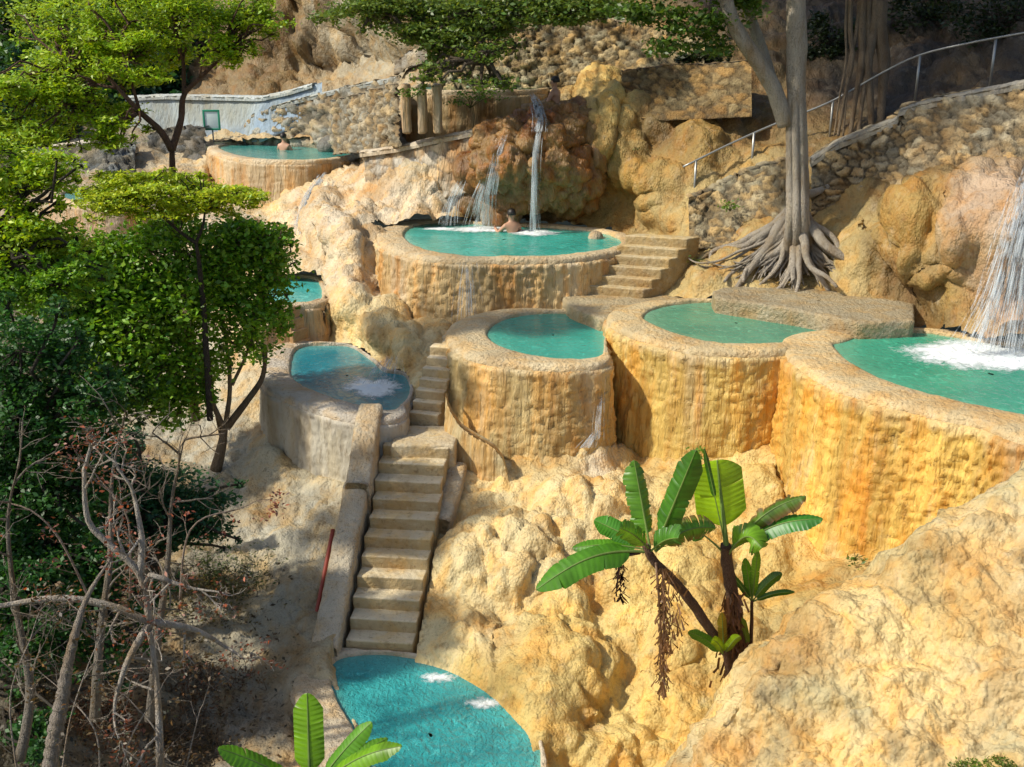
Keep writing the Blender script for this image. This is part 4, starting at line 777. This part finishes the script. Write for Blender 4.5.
# bare shrub with pale branches, lower left
def twigs(mb, p, d, L, r, lev, col, tips, wig=.35):
    d = d / np.linalg.norm(d); n = 5; P = [p]
    for k in range(n):
        d = d + rng.normal(size=3) * wig * .35; d /= np.linalg.norm(d); P.append(P[-1] + d * L / n)
    tube(mb, P, np.linspace(r, r * .55, n + 1), 6 if lev > 1 else 4, col, caps=False)
    if lev == 0: tips.append(P[-1]); return
    for k in range(3 if lev > 1 else 3):
        nd = d + rng.normal(size=3) * .75 + np.array([0, -.1, .1]); twigs(mb, P[random.choice((2, 3, 4, 5))], nd, L * random.uniform(.5, .75), r * .55, lev - 1, col, tips, wig)
def bareshrub(label, limbs, rr, col, leafc, lev=3, nleaf=900, L=.5, group='bare shrubs at the lower left'):
    t = thing('bare_shrub', label, 'shrub', PY(*limbs[0][0]), (group)); mb = MB(); tips = []
    for lp in limbs:
        P = resample(np.array([PY(*p) for p in lp]), .1); tube(mb, P, np.linspace(rr, rr * .5, len(P)), 8, col, .12, 5)
        for k in range(3, len(P), 4):
            dd = rng.normal(size=3) * .8 + np.array([0, -.2, .3]) + (P[k] - P[k - 1]) * 5; twigs(mb, P[k], dd, L * random.uniform(.7, 1.3), rr * .34, lev - 1, col, tips)
        twigs(mb, P[-1], P[-1] - P[-2], L, rr * .5, lev, col, tips)
    mb.build('branches', MAT['bark'], t)
    tips = np.array(tips); k = rng.integers(0, len(tips), nleaf); ml = MB()
    leaves(ml, tips[k] + rng.normal(size=(nleaf, 3)) * .05, .05, leafc, .5, .3, .5, .3); ml.build('foliage', MAT['leaf'], t, smooth=False); return t
PB = (.55, .49, .42)
bareshrub('leafless shrub with pale bending branches reaching towards the slope', [[(160,767,9.6),(158,700,9.8),(150,625,10)],[(150,622,10),(140,575,10),(110,545,10),(88,520,10),(84,470,10)],[(150,622,10),(145,590,10),(148,575,10),(172,582,10)],[(150,622,10),(110,606,9.9),(60,598,9.8),(0,606,9.7),(-30,612,9.7)],
    [(150,622,10),(190,628,10.2),(215,640,10.3)],[(140,575,10),(142,540,10.1),(135,500,10.2)],[(150,622,10),(128,660,9.8),(118,690,9.7)]], .045, PB, (.20, .07, .04), 3, 1000, .38)
bareshrub('tangled grey brown brush at the bottom left corner', [[(60,790,8.8),(70,720,9),(90,660,9.2)],[(120,790,9.2),(130,740,9.3),(160,690,9.5)],[(20,790,8.6),(10,700,8.8),(30,640,9)],[(180,800,9.6),(190,750,9.8),(200,710,10)],[(100,790,9),(95,730,9),(60,690,9.3)],[(150,790,9.4),(160,740,9.6),(130,700,9.8)]], .011, (.40, .34, .28), (.10, .07, .03), 3, 700, .34)
bareshrub('thin dry twigs in front of the dark crown', [[(90,600,11),(60,540,11),(30,510,11),(-10,500,11)],[(180,600,11.5),(185,545,11.5),(200,520,11.6),(235,510,11.8)],[(130,600,11),(128,520,11),(100,480,11)]], .016, (.40, .31, .25), (.25, .09, .06), 2, 500, .36)
# leafy red/green weeds
for lab, x, y, c in [('patch of brown dry weeds beside the foot of the slope', 205, 690, (.14, .08, .04)), ('dry yellowish weeds near the right end of bare branches', 215, 600, (.16, .13, .04)), ('low green weeds on the grey slope', 225, 575, (.08, .11, .03)), ('rusty dead fronds at the bottom left', 100, 725, (.16, .07, .03)), ('dull weeds at the bottom edge near the banana leaves', 175, 745, (.12, .08, .04))]:
    t = thing('dry_weeds', lab, 'weeds', ground(x, y + 14)); mb = MB(); ms = MB()
    for k in range(90):
        a = ground(x + random.gauss(0, 24), y + random.gauss(4, 14), .02); tube(ms, curve(a, a + np.array([random.gauss(0, .12), random.gauss(0, .1), random.uniform(.08, .34)]), 0, 4, .08), [.006, .005, .004, .003], 3, np.array(c) * 1.4)
        leaves(mb, a + rng.normal(size=(9, 3)) * np.array([.1, .08, .08]) + np.array([0, 0, .14]), .06, c, .4, .3, .4)
    ms.build('stalks', MAT['bark'], t); mb.build('foliage', MAT['leaf'], t, smooth=False)
# pale ringed palm trunk bottom left and shaded trunks
t = thing('palm_trunk', 'pale ringed trunk leaning at the bottom left corner', 'tree trunk', PY(48, 790, 9)); mb = MB(); P = resample(np.array([PY(46,800,9), PY(54,740,9.1), PY(62,700,9.2), (PY(70,655,9.3)), PY(86,600,9.5), PY(110,560,9.8)]), .015)
tube(mb, P, np.clip(np.linspace(.11, 0.01, len(P)), 0, .075) * (1 + .06 * np.sign(np.sin(np.arange(len(P)) * .8))), 12, (.34, .29, .24), .05, 9); mb.build('trunk', MAT['bark'], t)
for lab, pth, r_ in [('slim dark leaning trunk left of the ringed trunk', [(20,760,10.2),(30,690,10.4),(15,600,10.6),(8,520,10.8)], .06), ('slim shaded trunk right of the ringed trunk', [(150,720,12),(158,640,12),(168,560,12.2),(172,500,12.4)], .07), ('shaded grey trunk behind the bare shrub', [(95,720,11.5),(100,640,11.6),(110,560,11.8),(112,480,12)], .07)]:
    mb = MB(); P = resample(np.array([PY(*p) for p in pth + [(pth[-1][0] + 12, pth[-1][1] - 60, pth[-1][2])]]), .1); tube(mb, P, np.linspace(r_, r_ * .12, len(P)), 9, (.24, .21, .17), .15, 4); tw = MB()
    for k in range(6, len(P), 2): twigs(tw, P[k], rng.normal(size=3) + np.array([0, 0, .5]), .5, r_ * .22, 2, (.30, .26, .21), [])
    root = thing('dead_tree', lab, 'tree', P[0]); mb.build('trunk', MAT['bark'], root); tw.build('twigs', MAT['bark'], root)

# ------------------------------------------------------------------ banana plants
def bleaf(mbl, mbr, base, tip, wid, arch=.25, face=(0, -.6, .8), col=(.09, .25, .03), torn=.2, fold=.25, seed=0, droop=0, petiole=.15):
    base, tip = np.asarray(base, float), np.asarray(tip, float); L = np.linalg.norm(tip - base); r_ = np.random.default_rng(seed); n = 60
    t = np.linspace(0, 1, n)[:, None]; up = np.array([0, 0, 1.]); P = base * (1 - t) + tip * t + up * (np.sin(t * np.pi) * arch * L)
    T = np.gradient(P, axis=0); T /= np.linalg.norm(T, axis=1, keepdims=True); f = np.array(face, float); f /= np.linalg.norm(f); Nn = f - T * (T @ f)[:, None]; Nn /= np.linalg.norm(Nn, axis=1, keepdims=True); S_ = np.cross(T, Nn)
    tt = (t[:, 0] - petiole) / (1 - petiole); prof = np.where(tt > 0, np.clip(tt / .12, 0, 1) ** .5 * np.clip((1 - tt) / .25, 0, 1) ** .6, 0) * wid / 2
    for sgn in (-1, 1):
        k = int(petiole * n) + 1; a = k
        while a < n - 1:
            b = min(n - 1, a + (int(r_.integers(2, 7)) if r_.random() < torn * 2 else int(r_.integers(8, 20)))); idx = np.arange(a, b + 1); cols = np.linspace(0, 1, 6)
            torn_ = 0; dz = -r_.uniform(0, max(torn, .15)) * 1.4 - droop; sh = r_.uniform(0, .5) * torn
            gapf = np.ones(len(idx)); 
            if torn > .05: gapf[-1] = r_.uniform(.75, .95)
            G_ = P[idx][:, None] + S_[idx][:, None] * (sgn * cols[None, :, None] * (prof[idx] * gapf)[:, None, None]) - T[idx][:, None] * (-.35 * (cols ** 1.5)[None, :, None] * prof[idx][:, None, None] * .6)
            G_ = G_ - Nn[idx][:, None] * ((fold * cols[None] + (-dz) * cols[None] ** 2) * prof[idx][:, None])[..., None] + Nn[idx][:, None] * (.006 * np.sin(idx * 2.1)[:, None, None] * cols[None, :, None])
            c = np.array(col) * np.array((1.15, 1.1, .45)) * (1 + .12 * np.sin(idx * 1.9))[:, None, None] * (1.1 - .2 * cols[None, :, None]) * r_.uniform(.85, 1.1)
            if torn > .5: 
                e = np.clip(cols * 1.5 - .6, 0, 1)[None, :, None]; c = c * (1 - e) + np.array((.20, .09, .04)) * e
            mbl.add(G_, gridq(len(idx), 6), None, c); a = b if r_.random() < .6 else b
    tube(mbr, P, np.linspace(.022, .005, n) * max(.5, wid / .35), 6, np.array((.20, .30, .07)))
def banana(label, stem, r0, lvs, extra=None, scol=(.16, .09, .055), group='banana plants on the golden slope'):
    t = thing('banana_plant', label, 'banana plant', PY(*stem[0]), group); ms = MB(); S_ = np.array([PY(*p) for p in stem])
    tube(ms, S_, np.linspace(r0, r0 * .6, len(S_)), 10, scol, .25, 9, .05); ms.build('stem', MAT['bark'], t)
    for i, (b0, t0, w_, kw) in enumerate(lvs):
        ml, mr = MB(), MB(); bleaf(ml, mr, PY(*b0), PY(*t0), w_, seed=i * 3 + int(stem[0][0]), **kw); lf = ml.build('leaf', MAT['banana'], t); mr.build('midrib', MAT['leaf'], lf)
    return t
G1, G2, G3 = (.06, .20, .015), (.16, .34, .015), (.03, .11, .012)
FC = (0, -.9, .35)
bp = banana('left leaning banana plant with hanging dry leaf strips', [(738,668,12.7),(712,632,12.6),(682,590,12.5),(655,562,12.4),(645,545,12.4)], .075, [
 ((648,552,12.4),(536,590,12.1),.36,dict(arch=.13,face=(0,-.5,.8),col=(.06,.20,.02),torn=.12)),
 ((648,550,12.4),(572,548,12.6),.22,dict(arch=.06,face=(0,-.5,.8),col=G1,torn=.1)),
 ((648,548,12.4),(594,520,12.7),.26,dict(arch=.02,face=FC,col=(.05,.2,.04),torn=.3)),
 ((650,548,12.4),(634,460,12.8),.30,dict(arch=.0,face=(.3,-.8,.3),col=(.08,.22,.03),torn=.5)),
 ((655,550,12.4),(696,450,12.3),.32,dict(arch=.0,face=(-.3,-.8,.2),col=(.05,.17,.03),torn=.45)),
 ((655,552,12.4),(716,528,12.6),.30,dict(arch=.15,face=FC,col=(.10,.26,.05),torn=.6,droop=.3)),
 ((650,550,12.4),(620,528,11.9),.24,dict(arch=.05,face=FC,col=(.10,.25,.04),torn=.5)),
 ((650,552,12.4),(678,538,11.9),.24,dict(arch=.08,face=FC,col=(.06,.18,.05),torn=.5,droop=.4))])
md = MB()
for k in range(420):
    x = 663 + random.gauss(0, 2.5) + (random.gauss(8, 6) if k % 4 == 0 else 0); y = random.uniform(575, 700 if k % 4 else 655); a = PY(x, y - 8, 12.3 + random.gauss(0, .04)); bq = a + np.array([random.gauss(0, .09), random.gauss(0, .05), -random.uniform(.05, .16)]); s = np.cross(bq - a, (0, -1, .2)); s = s / np.linalg.norm(s) * random.uniform(.006, .016)
    bq[0] = a[0] + (bq[0] - a[0]) * .45; md.add([a - s * .3, a + s * .3, bq + s, bq - s], [(0, 1, 2, 3)], None, np.array((.24, .13, .06)) * random.uniform(.5, 1.4))
tube(md, [PY(656,562,12.35), PY(659,600,12.3), PY(663,660,12.3), PY(664,698,12.3)], [.02,.016,.012,.006], 5, (.22, .12, .06))
for k in range(60):
    a = PY(620 + random.gauss(0, 3), random.uniform(560, 600), 12.3); bq = a + np.array([random.gauss(0, .05), 0, -.07]); md.add([a, a + np.array([.02, 0, 0]), bq + np.array([.015, 0, 0]), bq], [(0, 1, 2, 3)], None, np.array((.07, .03, .03)) * random.uniform(.6, 1.5))
tube(md, [PY(640,552,12.4), PY(628,555,12.35), PY(619,566,12.3), PY(616,596,12.3)], [.03,.022,.016,.008], 5, (.1, .04, .04))
md.build('dry_leaves', MAT['leaf'], bp, smooth=False)
banana('upright banana plant with one broad bright leaf on top', [(735,700,12.9),(740,650,12.85),(733,600,12.8),(727,560,12.75),(726,545,12.7)], .11, [
 ((727,552,12.7),(717,460,12.9),.64,dict(arch=.0,face=FC,col=(.24,.44,.02),torn=.03,fold=.08,petiole=.28)),
 ((728,550,12.7),(806,496,12.6),.26,dict(arch=.12,face=(0,-.5,.85),col=(.07,.15,.03),torn=.6,petiole=.2)),
 ((728,552,12.7),(823,519,12.4),.28,dict(arch=.11,face=(0,-.4,.9),col=(.03,.16,.04),torn=.08,petiole=.2)),
 ((728,555,12.7),(762,548,12.2),.30,dict(arch=.3,face=(0,-.8,.5),col=(.12,.27,.03),torn=.5,droop=.4,petiole=.15)),
 ((726,555,12.7),(668,522,12.8),.24,dict(arch=.12,face=(0,-.6,.8),col=(.07,.2,.03),torn=.4,petiole=.35)),
 ((726,548,12.7),(704,448,12.8),.07,dict(arch=.0,face=FC,col=(.05,.15,.03),torn=.0,petiole=.5))])
banana('small banana shoot right of the upright plant', [(748,672,12.9),(751,640,12.85),(752,600,12.8)], .035, [
 ((752,602,12.8),(745,558,12.8),.13,dict(arch=0,face=FC,col=G1,torn=.05,petiole=.1)),
 ((752,602,12.8),(758,550,12.8),.12,dict(arch=0,face=FC,col=(.10,.24,.03),torn=.05,petiole=.1)),
 ((752,602,12.8),(782,573,12.8),.14,dict(arch=.1,face=FC,col=(.05,.14,.03),torn=.2,petiole=.1)),
 ((752,602,12.8),(795,592,12.8),.08,dict(arch=.08,face=FC,col=G3,torn=.1,petiole=.1)),
 ((752,602,12.8),(728,572,12.7),.08,dict(arch=.05,face=FC,col=G3,torn=.1,petiole=.1)),
 ((748,650,12.8),(741,618,12.7),.12,dict(arch=.05,face=FC,col=(.12,.22,.03),torn=.1,petiole=.1))])
banana('young banana sucker at the base of the upright plant', [(730,690,12.6),(727,662,12.5),(724,650,12.5)], .05, [
 ((724,655,12.5),(688,632,12.4),.14,dict(arch=.08,face=FC,col=(.07,.2,.03),torn=.1,petiole=.1)),
 ((724,655,12.5),(712,640,12.2),.12,dict(arch=.1,face=FC,col=(.2,.34,.02),torn=.1,petiole=.1)),
 ((724,655,12.5),(740,636,12.3),.12,dict(arch=.1,face=FC,col=(.2,.34,.02),torn=.1,petiole=.1)),
 ((724,655,12.5),(722,612,12.5),.12,dict(arch=.0,face=FC,col=(.28,.22,.04),torn=.3,petiole=.05))])
banana('nearest banana plant poking up at the bottom edge', [(312,900,8.2),(312,830,8.2),(310,785,8.2)], .06, [
 ((310,792,8.2),(307,693,8.5),.27,dict(arch=0,face=FC,col=(.15,.34,.02),torn=.03,fold=.15,petiole=.2)),
 ((310,792,8.2),(218,748,8.0),.20,dict(arch=.05,face=(0,-.4,.9),col=(.10,.28,.02),torn=.05,petiole=.2)),
 ((312,792,8.2),(372,722,8.4),.17,dict(arch=.05,face=(-.3,-.6,.6),col=(.08,.24,.02),torn=.06,petiole=.2)),
 ((312,792,8.2),(402,746,8.1),.18,dict(arch=.10,face=(0,-.4,.9),col=(.13,.30,.02),torn=.2,petiole=.2)),
 ((312,792,8.2),(388,738,8.6),.14,dict(arch=.06,face=(0,-.5,.8),col=(.09,.25,.02),torn=.05,petiole=.2))])
# rags of dead leaf around the banana stems
md = MB()
for k in range(420):
    x = 738 + random.gauss(0, 9); y = random.uniform(600, 705); 
    if y < 650: x = 733 + random.gauss(0, 5)
    a = PY(x, y - 8, 12.72 + random.gauss(0, .06)); bq = a + np.array([random.gauss(0, .05), random.gauss(0, .05), -random.uniform(.08, .25)]); s = np.cross(bq - a, (0, -1, .2)); s = s / np.linalg.norm(s) * random.uniform(.01, .03)
    md.add([a - s * .5, a + s * .5, bq + s * .6, bq - s * .6], [(0, 1, 2, 3)], None, np.array((.17, .08, .04)) * random.uniform(.4, 1.5))
o = md.build('dead_leaf_thatch', MAT['leaf'], smooth=False); tag(o, 'ragged brown dead leaves bunched round the banana stems', 'dead leaves')

for i, (lab, x, y) in enumerate([('tiny weed tuft on the golden slope left of the banana plants', 545, 520), ('tiny weed tuft high on the cliff right of the waterfall boulder', 640, 150), ('small dry tuft on the domed rock below the right stone wall', 865, 225), ('small weed on the pale rock left of the central pool', 335, 190), ('little weed at the foot of the orange pool wall', 855, 560), ('small fern tuft beside the broad stone steps', 697, 262), ('dry tuft on the crag under the top left leaves', 330, 55), ('weed growing from the dim cliff by the block wall', 610, 70)]):
    t = thing('weed_tuft', lab, 'weed', ground(x, y)); a, b2 = MB(), MB(); c0 = ground(x, y, .25)
    p = c0 + rng.normal(size=(50, 3)) * np.array([.09, .06, .05]); leaves(a, p, .06, (.12, .19, .03), .4); a.build('foliage', MAT['leaf'], t, smooth=False)
    for k in range(8): tube(b2, curve(c0, p[k] + np.array([0, 0, .05]), .1, 4), [.005] * 4, 3, (.14, .15, .05))
    b2.build('stem', MAT['bark'], t)
# moss on the mound, bottom right
rk = MG.reshape(-1, 3); mx_, my_ = proj(rk); s = np.where((mx_ > 950) & (mx_ < 1090) & (my_ > 748) & (my_ < 820))[0]
k = rng.choice(s, 9000); ml = MB(); wt = (fbm(rk[k] * 4, 3, 5) + (my_[k] - 762) / 30) > .1; k = k[wt]; leaves(ml, rk[k] + rng.normal(size=(len(k), 3)) * .012 + np.array([0, 0, .012]), .03, (.11, .17, .015), .4, .3, .5)
o = ml.build('moss', MAT['leaf'], smooth=False); tag(o, 'bright green moss cushion on the mound at the bottom right corner', 'moss', kind='stuff')
# leaf litter on the left slope
lt = MB(); gp = []
for k in range(4200):
    x = random.uniform(0, 300); y = random.uniform(560, 790)
    if random.random() < (x / 330) ** 1.5: continue
    gp.append(ground(x, y, .12))
leaves(lt, np.array(gp), .07, (.09, .065, .035), .6, .4, .5); o = lt.build('leaf_litter', MAT['leaf'], smooth=False); tag(o, 'brown leaf litter scattered on the lower left slope', 'leaf litter', kind='stuff')

# ------------------------------------------------------------------ railing, sign, pipe, plank
rail = [(640,188,25.2),(683,167,25.0),(730,144,25.2),(775,124,25.4),(830,102,25.4),(880,74,25.2),(920,55,24.9),(970,43,24.3),(1024,33,23.6),(1110,18,22.6)]
t = thing('handrail', 'thin pale metal handrail climbing the slope to the top right', 'railing', PY(683, 210, 25)); mb = MB(); tube(mb, [PY(*p) for p in rail[1:]], .025, 8, step=.2); mb.build('rail', MAT['metal'], t)
for x, y, Y_, h in [(696,161,25.05,.95),(754,133,25.3,.9),(833,100,25.4,.9),(920,55,24.9,.95),(996,38,24,1.0)]:
    mb = MB(); a = PY(x, y, Y_); tube(mb, [a, a - np.array([0, 0, h])], .03, 8); mb.build('post', MAT['metal'], t)
mb = MB(); a = PY(697, 200, 24.9); rbox(mb, a - np.array([.15, .15, .45]), (.3, 0, 0), (0, .3, 0), (0, 0, .5), .04, .08, .02, (.5, .4, .25), 3); o = mb.build('stone_post', MAT['stone']); tag(o, 'squat pale stone post at the lower end of the handrail', 'post')
t = thing('sign', 'green framed pale sign on a post before the concrete wall', 'sign', PY(213, 142, 37.5)); sy = 36.5
a, b_ = PY(205, 129, sy), PY(218, 111, sy); wd_ = b_[0] - a[0]; hd = b_[2] - a[2]
mb = MB(); rbox(mb, a, (wd_, 0, 0), (0, .03, 0), (0, 0, hd), .01, .2, 0, (1, 1, 1)); mb.build('panel', MAT['white'], t)
mb = MB()
for o_, u_, v_ in ((a - (0.04, .02, .04), (wd_ + .08, 0, 0), (0, 0, .06)), (a + (-.04, -.02, hd - .02), (wd_ + .08, 0, 0), (0, 0, .06)), (a + (-.04, -.02, .02), (.06, 0, 0), (0, 0, hd - .04)), (a + (wd_ - .02, -.02, .02), (.06, 0, 0), (0, 0, hd - .04))): rbox(mb, o_, u_, (0, .05, 0), v_, .008, .3, 0)
mb.build('frame', MAT['green'], t); mb = MB(); tube(mb, [a + (wd_ / 2, .04, 0), a + (wd_ / 2, .04, -.75)], .025, 8); mb.build('post', MAT['metal'], t)
# red pipe on the outer side of the parapet
mb = MB(); e = np.r_[s1, 0]; tube(mb, [pa - e * .25 + np.array([0, -.1, -.25]), pa - e * .26 + (mid - pa) * .35 + np.array([0, 0, -.2]), pa - e * .25 + (mid - pa) * .72 + np.array([0, 0, -.12])], .035, 8, rough=.05, step=.1); o = mb.build('pipe', MAT['red']); tag(o, 'rusty red pipe lying along the parapet of the long staircase', 'pipe')
t = thing('plank_bench', 'dark wooden plank bench half hidden under the green tree', 'bench', PY(119, 470, 16)); mb = MB(); a = PY(99, 458, 16)
rbox(mb, a, (.62, .05, 0), (0, .3, 0), (0, 0, .16), .01, .1, .004); mb.build('seat', MAT['wood'], t)
for dx_ in (.04, .5):
    mb = MB(); rbox(mb, a + np.array([dx_, .05, -.4]), (.06, 0, 0), (0, .2, 0), (0, 0, .4), .01, .1, 0); mb.build('leg', MAT['wood'], t)

# ------------------------------------------------------------------ bathers
def person(label, water_pt, rot, lean=(0, 0), arms='rest', dz=0, skin=None):
    J = {}; V, E, Rr = [], [], []
    def v(name, x, y, z, r, par=None):
        J[name] = len(V); V.append((x, y, z)); Rr.append(r)
        if par: E.append((J[par], J[name]))
    lx, ly = lean
    v('pel', 0, 0, -.42, .15); v('belly', lx * .3, ly * .3, -.22, .135, 'pel'); v('chest', lx * .7, ly * .7, 0.02, .155, 'belly'); v('uchest', lx, ly, .14, .13, 'chest'); v('neck', lx * 1.1, ly * 1.1, .25, .055, 'uchest')
    v('head0', lx * 1.15, ly * 1.15 + .015, .33, .075, 'neck'); v('head1', lx * 1.2, ly * 1.2 + .02, .41, .09, 'head0'); v('head2', lx * 1.2, ly * 1.2 + .01, .47, .07, 'head1')
    for s, n_ in ((-1, 'l'), (1, 'r')):
        v('sh' + n_, lx + s * .17, ly, .15, .065, 'uchest'); 
        if arms == 'up' and s < 0: v('el' + n_, lx + s * .30, ly + .12, -.02, .045, 'sh' + n_); v('wr' + n_, lx + s * .28, ly + .32, .06, .032, 'el' + n_); v('ha' + n_, lx + s * .26, ly + .40, .10, .035, 'wr' + n_)
        else: v('el' + n_, lx + s * .28, ly + .08, -.10, .045, 'sh' + n_); v('wr' + n_, lx + s * .20, ly + .30, -.12, .032, 'el' + n_); v('ha' + n_, lx + s * .17, ly + .38, -.12, .035, 'wr' + n_)
        v('hip' + n_, s * .1, .03, -.46, .1, 'pel'); v('kn' + n_, s * .14, .42, -.36, .065, 'hip' + n_); v('an' + n_, s * .13, .5, -.76, .045, 'kn' + n_); v('to' + n_, s * .14, .64, -.8, .04, 'an' + n_)
    me = bpy.data.meshes.new('body'); me.from_pydata(V, E, []); ob = bpy.data.objects.new('tmp', me); COL.objects.link(ob)
    sk = ob.modifiers.new('s', 'SKIN'); 
    if not me.skin_vertices: me.skin_vertices.new()
    for k, r_ in enumerate(Rr): me.skin_vertices[0].data[k].radius = (r_, r_ * (.75 if k in (1, 2, 3) else 1))
    me.skin_vertices[0].data[0].use_root = True; sb = ob.modifiers.new('d', 'SUBSURF'); sb.levels = 2; sb.render_levels = 2
    dg = bpy.context.evaluated_depsgraph_get(); m2 = bpy.data.meshes.new_from_object(ob.evaluated_get(dg)); bpy.data.objects.remove(ob)
    o = link('person', m2, MAT['skin']); o.location = Vector(water_pt) + Vector((0, 0, dz)); o.rotation_euler = (0, 0, rot); tag(o, label, 'person')
    mh = MB(); hc = np.array([lx * 1.2, ly * 1.2 - .015, .44]); th = np.linspace(0, 1.9, 14); ph = np.linspace(0, 2 * np.pi, 24, endpoint=False); T_, P_ = np.meshgrid(th, ph, indexing='ij')
    d = np.stack([np.sin(T_) * np.cos(P_), np.sin(T_) * np.sin(P_), np.cos(T_)], -1); G_ = hc + d * np.array([.10, .115, .115]) * (1 + .06 * fbm(d * 6, 2, 4))[..., None]; G_[..., 1] = np.where((G_[..., 2] < hc[2]) & (G_[..., 1] > hc[1]), hc[1] + (G_[..., 1] - hc[1]) * .4, G_[..., 1])
    h = link('hair', mesh('hair', G_, gridq(14, 24, True), None, np.ones((14 * 24, 3))), MAT['hair'], o)
    mf = MB()                                       # nose, ears
    blob(mf, hc + np.array([0, .125, -.06]), (.014, .022, .022), 0, 1, 8); blob(mf, hc + np.array([.095, .02, -.06]), (.012, .02, .03), 0, 1, 8); blob(mf, hc + np.array([-.095, .02, -.06]), (.012, .02, .03), 0, 1, 8)
    f_ = mf.build('face', MAT['skin']); f_.parent = o; return o
person('bather seen from behind in the central pool by the falling water', Pz(515, 232, 5.4), math.radians(25), (-.06, .05), 'up', .0)
person('bather resting at the edge of the topmost pool', PY(557, 91, 27.5), math.radians(60), (-.02, .04), 'rest', -.2)
person('bather with bare back sitting in the boxy left pool', Pz(284, 150, 6.3), math.radians(-20), (.0, .02), 'up', -.02)
print('verts', sum(len(o.data.vertices) for o in scene.objects if o.type == 'MESH'))
